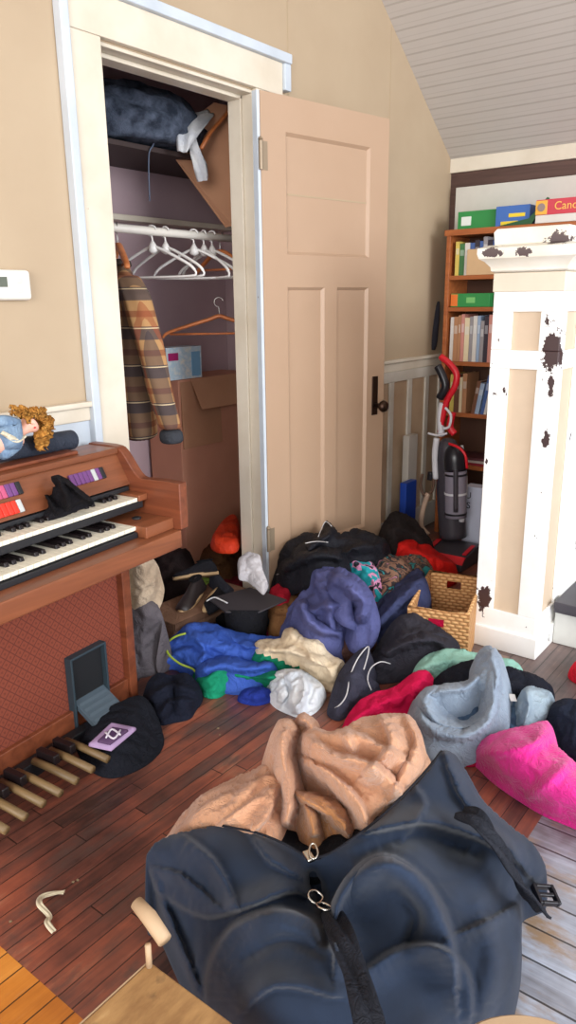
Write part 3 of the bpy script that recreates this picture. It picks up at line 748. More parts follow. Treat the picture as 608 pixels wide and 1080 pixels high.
text('lettering', 'Cand', .052, plain('yellow_letters', (246,196,96), .5), o, Matrix.Translation((-.1212, -.005, .036)) @ Matrix(((0,0,-1,0), (-1,0,0,0), (0,1,0,0), (0,0,0,1))))
# leaning dark green folder
bm = bmesh.new(); prism(bm, [(1.43, 1.673), (1.60, 1.673), (1.445, 1.70), (1.36, 1.79), (1.35, 1.785)], 0, 3.845, 3.855); 
tag(obj('green_folder', bm, plain('dark_green_card', (44,88,56), .6)), 'dark green folded card leaning at the front of the bookcase top', 'folder')

# ================================================================= THERMOSTAT
th = thing('thermostat', 'white rectangular thermostat with a small grey screen on the beige wall', 'thermostat', (1.27, WALLY, 1.375))
bm = bmesh.new(); box(bm, -.085, .075, -.028, -.001, -.042, .042); obj('housing', bm, plain('thermostat_white', (232,228,218), .4), th, bevel=.012, seg=4)
bm = bmesh.new(); box(bm, -.055, -.005, -.0295, -.028, -.006, .022); obj('screen', bm, plain('lcd_grey', (98,104,92), .25), th)
for x, z_ in ((.035, .012), (.035, -.014)):
    bm = bmesh.new(); box(bm, x-.009, x+.009, -.030, -.0278, z_-.007, z_+.007); obj('button', bm, plain('button_grey', (212,208,198), .4), th, bevel=.002)

# ================================================================= CLOSET CONTENT
m_rod = plain('white_rod_paint', (214,208,198), .4)
bm = bmesh.new(); tube(bm, [(1.5, 2.3, 1.593), (3.1, 2.3, 1.585)], .016, 16)
tag(obj('closet_rod', bm, m_rod, smooth=True), 'white painted closet rod carrying the hangers', 'rod')
m_hw = plain('white_plastic', (220,216,212), .35); m_hwood = wood('hanger_wood', (176,98,52), (208,128,76), 0, .4)
def hanger(x, rz, kind, label, y=2.3, zr=1.589, w=.40, grp=None, tilt=0, drop=.0):
    t = thing('clothes_hanger', label, 'hanger', (x, y, zr+.0175-drop), rz, grp); t.rotation_euler = (tilt, 0, rz)
    m = m_hw if kind == 'white' else m_hwood
    hk = [(0, .020*math.sin(a), .002+.020*math.cos(a)-.018) for a in [R_(v) for v in range(-75, 181, 25)]]
    hk += [(0, 0, -.05), (0, 0, -.075)]
    bm = bmesh.new(); tube(bm, smoothpts(hk, 3), .0022 if kind != 'white' else .0038, 6); obj('hook', bm, m_steel if kind != 'white' else m_hw, t, smooth=True)
    bm = bmesh.new(); r = .006 if kind == 'white' else .010
    arms = [(0, -w/2, -.165), (0, -w/2+.03, -.140), (0, -.05, -.09), (0, 0, -.075), (0, .05, -.09), (0, w/2-.03, -.140), (0, w/2, -.165)]
    tube(bm, smoothpts(arms, 5), [r*(1 if kind == 'white' else 1+.5*math.sin(math.pi*i/30)) for i in range(31)], 8, flat=1.0 if kind == 'white' else .6)
    if kind == 'white':
        tube(bm, smoothpts([(0, w/2, -.165), (0, w/2+.004, -.178), (0, w/2-.02, -.186), (0, 0, -.188), (0, -w/2+.02, -.186), (0, -w/2-.004, -.178), (0, -w/2, -.165)], 4), .0045, 8)
        lathe(bm, [(.004, 0), (.016, -.02), (.02, -.04), (.004, -.05)], (0, 0, -.05), 10)
    else: tube(bm, [(0, -w/2+.03, -.15), (0, w/2-.03, -.15)], .005, 8)
    obj('arms', bm, m, t, smooth=True)
g_h = 'white plastic hangers on the closet rod'
hanger(1.955, R_(-32), 'wood', 'wooden hanger at the left end of the rod, holding the plaid jacket', w=.38)
for x, rz, lab in ((2.13, .30, 'white hanger just right of the plaid jacket'), (2.20, .12, 'white hanger second to the right of the plaid jacket'),
                   (2.36, .40, 'white hanger turned toward the room, middle of the rod'), (2.42, -.25, 'white hanger crossing the others near the right jamb'), (2.47, .15, 'white hanger closest to the right jamb')):
    hanger(x, rz, 'white', lab, grp=g_h, w=.36)
hanger(2.50, .75, 'wood', 'orange-brown wooden hanger hung low beneath the white hangers', drop=.27, w=.50)
hanger(2.52, .0, 'wood', 'small orange-brown hanger beside the right jamb', w=.3)
# plaid jacket
m_plaid = NT('plaid_flannel'); s = m_plaid.sep()
def stripes(src, per, ph, lo):
    return m_plaid.math('LESS_THAN', m_plaid.math('FRACT', m_plaid.math('ADD', m_plaid.math('DIVIDE', src, per), ph)), lo)
ynz = s[1]
base = m_plaid.mix(m_plaid.math('MULTIPLY', stripes(s[2], .135, .0, .34), .85), (166,126,82), (60,54,58))
base = m_plaid.mix(m_plaid.math('MULTIPLY', stripes(s[2], .135, .42, .16), .7), base, (120,58,34))
base = m_plaid.mix(m_plaid.math('MULTIPLY', stripes(ynz, .105, .1, .40), .65), base, (58,50,54))
base = m_plaid.mix(m_plaid.math('MULTIPLY', stripes(ynz, .105, .62, .12), .6), base, (134,66,38))
base = m_plaid.mix(m_plaid.math('MULTIPLY', stripes(s[2], .135, .72, .03), .7), base, (214,190,150))
m_plaid.col(base); m_plaid.rough(.95); m_plaid.bump(m_plaid.noise(300, 2), .3, .002); m_plaid = m_plaid.m
m_navyl = fabric('dark_lining', (26,26,34))
jk = thing('plaid_jacket', 'brown and grey plaid flannel jacket hanging at the left of the closet', 'jacket', (1.955, 2.30, 1.465), R_(-32))
def loft(name, rings, mat, parent, seed=0, wr=.006, seg=28, sub=1):
    bm = bmesh.new(); R = []; rn = random.Random(seed); off = Vector((rn.random()*9, rn.random()*9, 0))
    for (c, a, b, ang) in rings:
        c = Vector(c); rr = []
        for k in range(seg):
            t = 2*math.pi*k/seg; d = Vector((math.cos(t)*a, math.sin(t)*b, 0)); d.rotate(Matrix.Rotation(ang, 3, 'Z'))
            p = c+d; nn = noise.noise(Vector((math.cos(t)*2.2, math.sin(t)*2.2, p.z*4))+off)+.5*noise.noise(Vector((math.cos(t)*5, math.sin(t)*5, p.z*7))+off)
            rr.append(bm.verts.new(p+d.normalized()*nn*wr*2))
        R.append(rr)
    for A, B in zip(R, R[1:]):
        for k in range(seg): bm.faces.new((A[k], A[(k+1) % seg], B[(k+1) % seg], B[k]))
    bm.faces.new(R[0][::-1]); bm.faces.new(R[-1])
    o = obj(name, bm, mat, parent, smooth=True)
    if sub: m = o.modifiers.new('s', 'SUBSURF'); m.levels = sub; m.render_levels = sub
    return o
def interp_rings(keys, n=5):
    out = []
    for a, b in zip(keys, keys[1:]):
        for k in range(n):
            t = k/n; out.append((tuple(Vector(a[0]).lerp(Vector(b[0]), t)), a[1]+(b[1]-a[1])*t, a[2]+(b[2]-a[2])*t, a[3]+(b[3]-a[3])*t))
    return out+[keys[-1]]
loft('body', interp_rings([((0, 0, .0), .03, .05, 0), ((0, 0, -.04), .045, .14, 0), ((0, -.01, -.08), .06, .19, 0), ((.005, -.01, -.25), .075, .20, 0), ((.01, -.01, -.45), .08, .20, 0), ((.01, 0, -.66), .085, .205, 0)]), m_plaid, jk, 2, .008)
def sleeve(sg, sd, dx=0):
    loft('sleeve', interp_rings([((.0, sg*.13, -.045), .045, .05, 0), ((.01+dx*.2, sg*.20, -.12), .055, .06, 0), ((.03+dx*.5, sg*.235, -.30), .052, .058, 0), ((.05+dx*.8, sg*.25, -.50), .045, .052, 0), ((.06+dx, sg*.25, -.60), .042, .048, 0)]), m_plaid, jk, sd, .007, 20)
    loft('cuff', interp_rings([((.06+dx, sg*.25, -.595), .044, .05, 0), ((.062+dx, sg*.25, -.655), .046, .052, 0)], 2), fabric('grey_cuff', (64,66,72)), jk, sd, .003, 20)
sleeve(-1, 3, .05); sleeve(1, 4)
loft('collar', interp_rings([((0, 0, -.02), .05, .09, 0), ((0, 0, .018), .04, .06, 0)], 2), fabric('collar_flannel', (74,64,60)), jk, 5, .004, 20)
loft('dark_open_front', interp_rings([((-.035, .015, -.01), .03, .06, 0), ((-.05, .02, -.08), .05, .15, 0), ((-.06, .03, -.30), .06, .17, 0), ((-.055, .03, -.62), .062, .17, 0)]), m_navyl, jk, 7, .006)  # added dark form standing in for the jacket's open front and dark lining
for o_ in jk.children: pass
# shelf high up, bedding, cardboard flap, white cloth, hanger up there
m_dkshelf = plain('dark_shelf_board', (64,50,48), .6)
bm = bmesh.new(); box(bm, 1.5, 2.9, 2.42, 2.8, 1.905, 1.925); struct(obj('closet_shelf', bm, m_dkshelf, bevel=.002)).name = 'trim_30'
def lump(name, c, size, mat, label, cat, seed=0, amp=.25, freq=3.0, rot=(0,0,0), sub=4, group=None, ridg=True, flat=None):
    bm = bmesh.new(); bmesh.ops.create_icosphere(bm, subdivisions=sub, radius=1)
    off = Vector((seed*3.7, seed*1.3, seed*.7))
    for v in bm.verts:
        d = v.co.normalized(); q = d*freq*.5+off; wv = noise.noise_vector(q*1.1)
        n_ = 1-2.2*abs(noise.noise(q+wv*.8)) if ridg else noise.noise(q)
        v.co = d*(1+amp*(n_*.55+.25*noise.noise(q*2.7)))
        v.co.x *= size[0]; v.co.y *= size[1]; v.co.z *= size[2]
        if flat is not None: v.co.z = max(v.co.z, -size[2]*flat)
    o = obj(name, bm, mat, smooth=True); o.location = c; o.rotation_euler = rot
    if label: tag(o, label, cat, group)
    return o
m_blanket = fabric('blue_grey_blanket', (88,96,112), (44,50,62), scale=18)
lump('folded_blanket', (2.28, 2.50, 2.02), (.30, .17, .13), m_blanket, 'blue-grey blanket bundled on the high closet shelf', 'blanket', 4, .3, 3.5, flat=.65)
lump('dark_bundle', (1.93, 2.55, 2.0), (.16, .14, .11), fabric('dark_olive', (52,58,54)), 'dark olive bundle at the left end of the high closet shelf', 'clothing', 6, .3, 4, flat=.65)
bm = bmesh.new(); lathe(bm, [(.03, 0), (.03, .02)], seg=16); 
# leaning cardboard sheet from shelf to rod
def sheet(name, pts, th, mat, label, cat, mir=None):
    """thick sheet from an outline of 3D points lying roughly on one plane"""
    P = [Vector(p) for p in pts]; n = (P[1]-P[0]).cross(P[2]-P[1]).normalized()
    bm = bmesh.new(); A = [bm.verts.new(p) for p in P]; Bv = [bm.verts.new(p+n*th) for p in P]
    bm.faces.new(A); bm.faces.new(Bv[::-1])
    for i in range(len(P)): bm.faces.new((A[i], Bv[i], Bv[(i+1) % len(P)], A[(i+1) % len(P)]))
    o = obj(name, bm, mat)
    if label: tag(o, label, cat)
    return o
sheet('cardboard_sheet', [PY(172,150,2.5), PY(226,108,2.36), PY(245,112,2.32), PY(246,238,2.32), PY(238,240,2.36)], .006, m_card, 'brown cardboard sheet hanging slanted below the high shelf', 'cardboard')
m_wcl = fabric('white_cloth', (222,220,216), (196,198,204))
def strip(name, pts, wds, mat, label, cat, th=.004, parent=None, nrm=None, group=None):
    """a ribbon of cloth along 3D points"""
    P = smoothpts(pts, 6); n = len(P); bm = bmesh.new(); rows = []
    W = [wds[min(len(wds)-1, int(i/(n-1)*(len(wds)-1)))]+(wds[min(len(wds)-1, int(i/(n-1)*(len(wds)-1))+1)]-wds[min(len(wds)-1, int(i/(n-1)*(len(wds)-1)))])*((i/(n-1)*(len(wds)-1)) % 1) for i in range(n)]
    for i, p in enumerate(P):
        t = (P[min(i+1, n-1)]-P[max(i-1, 0)]).normalized(); sd = t.cross(nrm or (-fwd)).normalized(); nn = sd.cross(t)
        rows.append([bm.verts.new(p+sd*W[i]*(k/6-.5)+nn*(.006*math.sin(k*1.7+i*.4)*W[i]/.05)) for k in range(7)])
    for A, B in zip(rows, rows[1:]):
        for k in range(6): bm.faces.new((A[k], A[k+1], B[k+1], B[k]))
    o = obj(name, bm, mat, parent, smooth=True); m = o.modifiers.new('t', 'SOLIDIFY'); m.thickness = th
    if label: tag(o, label, cat, group)
    return o
strip('white_rag', [PY(222,118,2.36), PY(208,126,2.34), PY(197,140,2.32), PY(192,160,2.32)], [.04, .09, .085, .04], m_wcl, 'white cloth draped from the high closet shelf', 'cloth')
strip('white_sock', [PY(203,145,2.33), PY(206,160,2.32), PY(211,175,2.31), PY(214,191,2.31)], [.025, .045, .055, .04], m_wcl, 'white sock hanging at the end of the draped white cloth', 'sock')
bm = bmesh.new(); tube(bm, [PY(212,157,2.32), PY(222,140,2.32), PY(240,119,2.31), PY(243,112,2.31)], .012, 8, flat=.6); tag(obj('clothes_hanger', bm, m_hwood, smooth=True), 'wooden hanger stuck among the white cloth high in the closet', 'hanger')
bm = bmesh.new(); tube(bm, smoothpts([PY(166,135,2.42), PY(162,152,2.41), PY(157,165,2.41), PY(158,212,2.41)], 5), .003, 6); tag(obj('cord', bm, plain('blue_grey_cord', (92,104,124), .6), smooth=True), 'thin blue-grey cord dangling inside the closet', 'cord')
# big cardboard box with shiny small box on it
bx = thing('cardboard_box', 'tall brown cardboard box with open flaps at the back of the closet', 'box', (2.76, 2.66, 0))
m_cardb = NT('brown_box_card'); m_cardb.col(m_cardb.mix(m_cardb.noise(5, 4), (214,154,126), (190,130,104))); m_cardb.rough(.8); m_cardb = m_cardb.m
bm = bmesh.new(); box(bm, -.28, .26, -.10, .12, 0, .97); obj('body', bm, m_cardb, bx, bevel=.003)
bm = bmesh.new(); prism(bm, [(-.105, .97), (-.101, .97), (-.171, .83), (-.175, .83)], 0, -.20, .26); obj('flap', bm, m_card, bx)
bm = bmesh.new(); prism(bm, [(-.104, .64), (-.112, .64), (-.104, .96)], 0, -.27, .0); obj('flap', bm, m_card, bx)
m_foil = NT('glossy_print'); m_foil.col(m_foil.ramp(m_foil.noise(24, 3), [(.3, (236,240,240)), (.5, (190,214,228)), (.7, (238,236,226))])); m_foil.rough(.25); m_foil = m_foil.m
def ex(bm): box(bm, -.105, -.04, -.052, -.0495, .09, .125, 1); box(bm, .045, .105, -.052, -.0495, .01, .125, 2)
cbox('glossy_package', (2.54, 2.62, .9705), (.23, .10, .15), [m_foil, plain('magenta_print', (178,44,110), .4), plain('sky_print', (130,180,216), .4)], 'small glossy white package with pink corner on the cardboard box', 'package', extra=ex)

# ---------------------------------------------------------------- closet floor clutter
F_ = fabric
m_black = F_('black_fleece', (26,26,30)); m_black2 = F_('black_cotton', (34,33,38)); m_char = F_('charcoal_cloth', (52,50,58)); m_navy = F_('navy_cloth', (30,36,52))
m_beige = F_('beige_canvas', (190,170,146), (160,140,118))
m_redo = F_('orange_red_nylon', (222,70,36), (190,50,24), rough=.5)
cloth('grey_garment', [(138,634,.29), (156,630,.30), (168,638,.27), (172,655,.21), (166,668,.15), (160,684,.10), (156,700,.05), (146,702,.05), (139,672,.17)], F_('ash_grey', (98,92,96)), bulge=.03, seed=14, label='ash grey garment below the beige bag at the organ corner', cat='clothing')
cloth('beige_bag', [(137,594,.44), (148,583,.478), (160,586,.46), (169,600,.40), (170,618,.335), (162,634,.285), (148,643,.268), (138,640,.27)], m_beige, bulge=.02, bw=7, seed=4, amp=.006, sp=2.4, drop=.05, label='beige canvas bag slumped beside the organ at the closet threshold', cat='bag')
cb = thing('long_carton', 'low brown cardboard carton lying across the closet threshold', 'box', (2.03, 2.06, 0), R_(-2))
bm = bmesh.new(); box(bm, -.21, .24, -.10, .10, 0, .13); obj('body', bm, F_('taupe_card', (132,100,80), (112,84,66)), cb, bevel=.004)
bm = bmesh.new(); box(bm, -.21, .24, -.103, -.1, .055, .062); box(bm, -.21, .24, -.107, -.103, .10, .13); obj('lid_edge', bm, F_('dark_card_edge', (92,66,52)), cb)
def shoe(name, loc, rz, L, mat, msole, label, group, tilt=(0,0), mlin=None):
    t = thing(name, label, 'shoe', loc, rz, group); t.rotation_euler = (tilt[0], tilt[1], rz)
    bm = bmesh.new(); rings = []
    prof = [(-.5, .55, .30), (-.42, .75, .62), (-.30, .80, .78), (-.12, .76, .72), (.05, .82, .50), (.22, .95, .36), (.38, .90, .28), (.47, .65, .20), (.5, .3, .12)]
    for (x, wv, hv) in prof:
        w_ = L*.18*wv; h_ = L*.42*hv
        rings.append([bm.verts.new((x*L, math.cos(a)*w_*(1 if math.sin(a) < .3 else .85), .012+max(0, math.sin(a))*h_)) for a in [2*math.pi*k/14 for k in range(14)]])
    for A, B in zip(rings, rings[1:]):
        for k in range(14): bm.faces.new((A[k], A[(k+1) % 14], B[(k+1) % 14], B[k]))
    bm.faces.new(rings[0][::-1]); bm.faces.new(rings[-1])
    o = obj('upper', bm, mat, t, smooth=True); sm = o.modifiers.new('s', 'SUBSURF'); sm.levels = sm.render_levels = 2
    bm = bmesh.new(); outl = []
    for k in range(24):
        a = 2*math.pi*k/24; x = math.cos(a)*.52*L; wv = .19*L*(.8+.25*math.cos(a)*.6) ; outl.append((x, math.sin(a)*wv))
    prism(bm, outl, 2, 0, .016); obj('sole', bm, msole, t, bevel=.003)
    bm = bmesh.new(); lathe(bm, [(.03, 0), (.034, .004)], (0, 0, 0), 14)
    op = obj('opening', bm, mlin or m_black, t); op.scale = (1.1, .75, 1); op.location = (-.24*L, 0, L*.42*.80)
    return t
m_sole = plain('tan_sole', (182,150,110), .6); m_dsole = plain('dark_sole', (30,28,30), .6); m_shoe = plain('dark_leather', (40,32,32), .45); m_shoeb = F_('slate_suede', (48,50,60))
gs = 'shoes heaped on the closet floor'
shoe('shoe', (2.02, 2.07, .134), R_(200), .22, m_shoe, m_sole, 'dark brown shoe on the left of the closet carton', gs, (0, .12))
shoe('shoe', (2.10, 2.12, .20), R_(140), .19, m_black2, m_sole, 'black shoe topmost of the closet shoes, tan sole showing', gs, (.5, .05))
shoe('shoe', (2.17, 2.04, .134), R_(240), .22, m_shoeb, m_dsole, 'slate blue shoe on the right of the closet carton', gs, (.15, -.15))
shoe('shoe', (2.08, 2.00, .134), R_(20), .24, m_black, m_sole, 'black shoe with pale sole edge at the front of the carton', gs, (1.2, 0))
cloth('dark_garment', [(150,585), (165,578), (182,574), (200,578), (196,600), (185,612), (172,622), (166,640), (158,632), (163,604)], F_('dark_brown_cloth', (46,36,36)), z=.12, bulge=.08, bw=8, seed=8, amp=.008, label='dark brown garment between the beige bag and the shoes', cat='clothing')
cloth('orange_bag', [(224,568), (232,552), (243,542), (250,545), (250,568), (240,572)], m_redo, z=.30, bulge=.02, drop=.05, seed=3, label='orange-red bag at the right end of the closet floor', cat='bag')
cloth('olive_garment', [(212,585), (225,568), (250,570), (252,588), (240,600), (222,598)], F_('olive_brown', (112,78,48), (90,60,38)), z=.10, bulge=.10, seed=6, label='olive brown garment beneath the orange-red bag', cat='clothing')
cloth('green_strap', [(205,612), (222,603), (246,597), (250,603), (235,609), (215,616)], F_('lime_cloth', (116,146,62)), z=.04, bulge=.03, sp=2.2, seed=2, label='lime green cloth strip on the closet floor by the jamb', cat='cloth')
cloth('red_scarf', [(208,625), (225,612), (255,604), (262,612), (258,625), (240,632), (218,634)], F_('maroon_knit', (128,34,44), (100,24,34)), z=.04, bulge=.06, seed=12, label='maroon scarf at the foot of the right jamb', cat='scarf')
m_paper = plain('white_paper', (216,212,208), .7, 0, .04)
cloth('paper_bag', [(252,588,.33), (262,581,.35), (274,584,.35), (276,598,.31), (282,612,.27), (278,620,.25), (270,612,.27), (262,606,.28), (253,604,.29)], F_('grey_white_paper', (190,186,188), (168,164,168), rough=.7), bulge=.008, drop=.03, sp=2.0, amp=.008, wl=.025, seed=15, sharp=True, label='crumpled white paper at the bottom of the door hinge', cat='paper')
# odds and ends between organ and heap
cloth('dark_red_garment', [(152,664), (165,652), (182,650), (205,648), (214,655), (200,666), (180,676), (160,682), (150,676)], F_('dark_maroon', (58,28,30), (40,20,24)), z=.02, bulge=.06, seed=21, label='dark maroon garment on the floor between organ and blue jacket', cat='clothing')
cloth('yellow_lace', [(172,648), (178,638), (190,642), (205,640), (200,650), (188,655), (176,657)], F_('straw_yarn', (206,176,110), (170,130,74)), z=.06, bulge=.04, amp=.01, wl=.02, sp=2, seed=23, label='straw yellow tangle of yarn in front of the closet carton', cat='yarn')
cloth('black_gloves', [(152,640), (160,632), (170,634), (172,646), (165,658), (155,660)], m_black, z=.04, bulge=.05, sp=2.4, seed=25, label='black glove on the floor at the organ corner', cat='glove')
cloth('pink_floral_garment', [(165,668), (180,655), (215,640), (238,636), (240,650), (220,660), (200,664), (178,676)], F_('pink_dark_print', (150,44,70), (36,24,30), scale=40), z=.05, bulge=.04, seed=27, label='dark garment with pink print half under the blue jacket', cat='clothing')

# ================================================================= THE HEAP OF CLOTHES
m_nylon = F_('black_nylon', (30,30,36), rough=.6)
bj = cloth('black_jacket', [(290,615,.14), (293,592,.22), (300,574,.30), (320,562,.33), (338,558,.35), (343,546,.38), (351,551,.37), (360,560,.35), (378,556,.33), (398,562,.30), (412,578,.24), (405,596,.20), (385,604,.18), (360,606,.18), (335,614,.16), (312,620,.13)],
  m_nylon, bulge=.045, bw=12, seed=31, amp=.014, wl=.09, infl=1.14, folds=[([(300,600), (330,575), (350,560)], 5, .03), ([(340,600), (370,580), (400,575)], 5, .03)], label='black jacket with white piping heaped against the open door', cat='jacket')
m_pipe = plain('white_piping', (206,204,204), .5)
def piping(parent, px, z0, r=.0018, mat=None):
    bm = bmesh.new(); tube(bm, smoothpts([G(a, b, z_) for a, b, z_ in px], 5), r, 6); return obj('piping', bm, mat or m_pipe, parent, smooth=True)
piping(bj, [(336,566,.375), (340,556,.38), (344,550,.39), (350,555,.385)], 0)
piping(bj, [(322,573,.36), (334,571,.37), (346,572,.38)], 0)
piping(bj, [(292,606,.19), (300,604,.21), (312,603,.22)], 0)
cloth('crimson_cloth', [(285,622), (296,613), (306,616), (304,628), (292,632)], F_('crimson', (196,34,56)), z=.16, bulge=.02, drop=.16, sp=2.4, seed=33, label='crimson cloth edge beneath the black jacket', cat='cloth')
cloth('ochre_cloth', [(283,640), (292,630), (306,620), (322,616), (322,632), (310,645), (292,650)], F_('ochre_brown', (134,94,58), (104,70,44)), z=.12, bulge=.03, seed=34, label='ochre brown cloth between the black cap board and violet jacket', cat='cloth')
m_floral = NT('floral_print'); m_floral.col(m_floral.ramp(m_floral.noise(16, 3, None, .5, 1.2), [(.30, (30,128,132)), (.40, (46,40,44)), (.50, (140,104,84)), (.60, (84,66,60)), (.68, (206,132,162))], 'CONSTANT')); m_floral.rough(.85); m_floral = m_floral.m
m_floral2 = NT('teal_pink_print'); m_floral2.col(m_floral2.ramp(m_floral2.noise(20, 2), [(.35, (24,150,160)), (.5, (210,140,176)), (.58, (36,36,44)), (.7, (20,120,130))], 'CONSTANT')); m_floral2.rough(.85); m_floral2 = m_floral2.m
cloth('red_garment', [(412,567,.20), (430,560,.20), (450,572,.17), (468,584,.12), (482,597,.08), (466,600,.10), (445,596,.13), (425,590,.15), (412,580,.17)], F_('bright_red', (214,34,28), (180,22,20), rough=.6), bulge=.04, seed=36, amp=.01, wl=.08, label='bright red garment in front of the vacuum cleaner', cat='clothing')
cloth('dark_brown_coat', [(402,566,.22), (404,550,.26), (416,538,.29), (432,542,.27), (446,556,.22), (456,570,.17), (446,578,.16), (430,574,.18), (414,574,.21)], F_('blackish_cloth', (40,34,34)), bulge=.05, seed=37, label='blackish bag slumped between the door edge and vacuum', cat='bag')
cloth('patterned_scarf', [(392,590,.22), (402,582,.24), (420,584,.22), (442,584,.18), (455,594,.14), (456,606,.12), (440,612,.14), (432,620,.14), (422,634,.12), (412,644,.10), (402,640,.13), (398,616,.18)], m_floral, bulge=.035, seed=38, amp=.01, label='brown and grey patterned cloth between red garment and basket', cat='cloth')
fs = cloth('teal_pink_garment', [(363,590,.25), (372,584,.27), (384,586,.26), (396,594,.24), (402,612,.20), (404,634,.14), (396,632,.15), (386,614,.20), (372,604,.22)], m_floral2, bulge=.03, sp=2.4, seed=39, amp=.008, label='teal garment with pink bow design on the heap', cat='clothing')
m_violet = F_('violet_blue_nylon', (92,96,144), (76,80,124), rough=.7)
vj = cloth('violet_jacket', [(296,652,.10), (308,634,.16), (326,616,.24), (330,600,.30), (345,595,.32), (362,600,.31), (380,610,.27), (392,626,.22), (394,642,.17), (384,656,.13), (370,668,.10), (352,682,.07), (336,676,.09), (316,668,.08), (300,664,.08)],
  m_violet, bulge=.06, bw=16, sp=3, seed=41, amp=.012, wl=.10, infl=1.12, folds=[([(330,610), (345,630), (350,660)], 6, .02), ([(310,650), (340,640), (370,640)], 5, .025), ([(360,605), (375,625), (380,645)], 5, .02)], label='violet blue jacket bulging in the middle of the heap', cat='jacket')
m_jean = F_('slate_denim', (60,66,98), (48,52,82))
nj = cloth('navy_jeans', [(372,668,.08), (385,652,.12), (396,636,.16), (410,622,.18), (428,606,.20), (440,598,.20), (448,606,.18), (446,622,.15), (434,638,.13), (428,650,.10), (412,660,.08), (396,672,.06), (380,676,.05)],
  m_jean, bulge=.04, seed=42, amp=.012, wl=.08, infl=1.13, folds=[([(385,665), (410,640), (440,612)], 4, .03)], label='slate blue jeans running from the heap into the basket', cat='jeans')
cloth('maroon_brown_garment', [(350,690,.04), (356,672,.08), (370,662,.11), (388,664,.10), (398,672,.07), (388,686,.05), (372,694,.03), (358,698,.02)], F_('brown_maroon', (94,66,60), (70,50,48)), bulge=.035, seed=43, amp=.01, label='dull maroon garment tucked under the violet jacket', cat='clothing')
cloth('teal_cloth_scrap', [(395,636,.14), (404,632,.14), (408,648,.10), (400,656,.09), (394,648,.11)], F_('crimson_print', (180,30,60)), bulge=.02, sp=2.2, seed=44, label='small crimson scrap under the teal and pink garment', cat='cloth')
ch = cloth('charcoal_jacket', [(398,680,.08), (408,662,.14), (422,648,.18), (440,646,.18), (458,656,.15), (476,668,.11), (486,682,.07), (482,694,.04), (462,694,.04), (446,700,.03), (430,712,.02), (408,716,.02), (392,712,.03), (388,696,.05)],
  m_char, bulge=.05, bw=16, seed=45, amp=.010, wl=.09, folds=[([(400,700), (430,670), (470,670)], 6, .02)], label='charcoal jacket heaped against the front of the wicker basket', cat='jacket')
gy = cloth('grey_hooded_jacket', [(346,752,.01), (350,732,.04), (358,708,.08), (372,690,.12), (386,680,.13), (392,690,.11), (388,706,.09), (394,716,.06), (400,722,.04), (384,736,.03), (370,750,.01), (358,758,.01)],
  F_('graphite_soft_shell', (62,62,76)), bulge=.03, bw=10, seed=46, amp=.008, label='graphite jacket with pale reflective piping in front of the heap', cat='jacket')
piping(gy, [(352,748,.03), (360,742,.05), (366,732,.07), (370,712,.10), (378,694,.14), (388,682,.155), (389,688,.15), (384,706,.125)], 0, .0022)
piping(gy, [(392,728,.05), (388,716,.08), (392,704,.10), (402,698,.11), (412,700,.09)], 0, .0022)
# flat black cap board
cp = thing('graduation_cap', 'flat black square-topped cap lying behind the blue jacket', 'cap', G(258, 640, 0))
loc = cp.location
def rel(v): return v-loc
bm = bmesh.new()
T = [G(220,631,.19), G(264,619,.21), G(303,632,.20), G(274,645,.18), G(238,645,.18)]
n0 = [bm.verts.new(rel(p)) for p in T]; n1 = [bm.verts.new(rel(p)-Vector((0, 0, .008))) for p in T]
bm.faces.new(n0); bm.faces.new(n1[::-1])
for i in range(5): bm.faces.new((n0[i], n1[i], n1[(i+1) % 5], n0[(i+1) % 5]))
obj('board', bm, plain('worn_black_board', (50,46,50), .55), cp, bevel=.003)
cc = sum((rel(p) for p in T), Vector())/5
bm = bmesh.new(); lathe(bm, [(.075, -cc.z+.003), (.085, -.06), (.09, -.01)], (cc.x, cc.y, cc.z), 24); obj('crown', bm, m_black, cp, smooth=True)
bm = bmesh.new(); tube(bm, smoothpts([rel(G(240,636,.196)), rel(G(234,633,.197)), rel(G(226,630,.198)), rel(G(218,634,.18))], 4), .003, 6); obj('tassel', bm, m_wcl, cp, smooth=True)
cloth('black_gown', [(214,650,.05), (226,645,.08), (246,646,.10), (276,646,.10), (300,644,.10), (312,650,.07), (305,662,.05), (280,664,.05), (250,662,.05), (226,660,.04)], F_('matte_black_robe', (22,22,26)), bulge=.03, seed=48, amp=.008, label='matte black gown spread beneath the square-topped cap', cat='clothing')
cloth('red_print_cloth', [(236,656,.04), (262,656,.05), (300,658,.05), (315,664,.04), (300,674,.03), (262,672,.03), (240,668,.03)], F_('red_black_print', (140,28,60), (34,24,30), scale=45), bulge=.02, seed=49, label='red and black print cloth between gown and blue jacket', cat='cloth')
m_blue = F_('royal_blue_nylon', (60,92,176), (50,80,160), rough=.65)
blj = cloth('blue_jacket', [(157,700,.01), (158,690,.03), (168,684,.05), (176,676,.07), (190,662,.10), (205,655,.12), (225,657,.12), (245,663,.11), (270,668,.10), (296,670,.09), (312,676,.07), (300,690,.06), (280,698,.05), (262,702,.05), (240,700,.05), (224,704,.04), (210,712,.02), (196,708,.02), (184,704,.01), (170,705,.01)],
  m_blue, bulge=.035, bw=12, seed=51, amp=.010, wl=.08, infl=1.13, folds=[([(200,665), (215,685), (212,700)], 4, .02), ([(235,665), (260,680), (290,684)], 4, .025), ([(175,690), (195,680), (230,690)], 4, -.015)], label='royal blue jacket with lime piping spread on the floor', cat='jacket')
piping(blj, [(196,668,.135), (184,672,.12), (176,680,.09), (178,690,.075), (190,700,.06), (204,706,.045), (208,714,.02)], 0, .0042, plain('lime_piping', (150,170,54), .6))
m_greenf = F_('green_fleece', (26,140,104), (18,116,84))
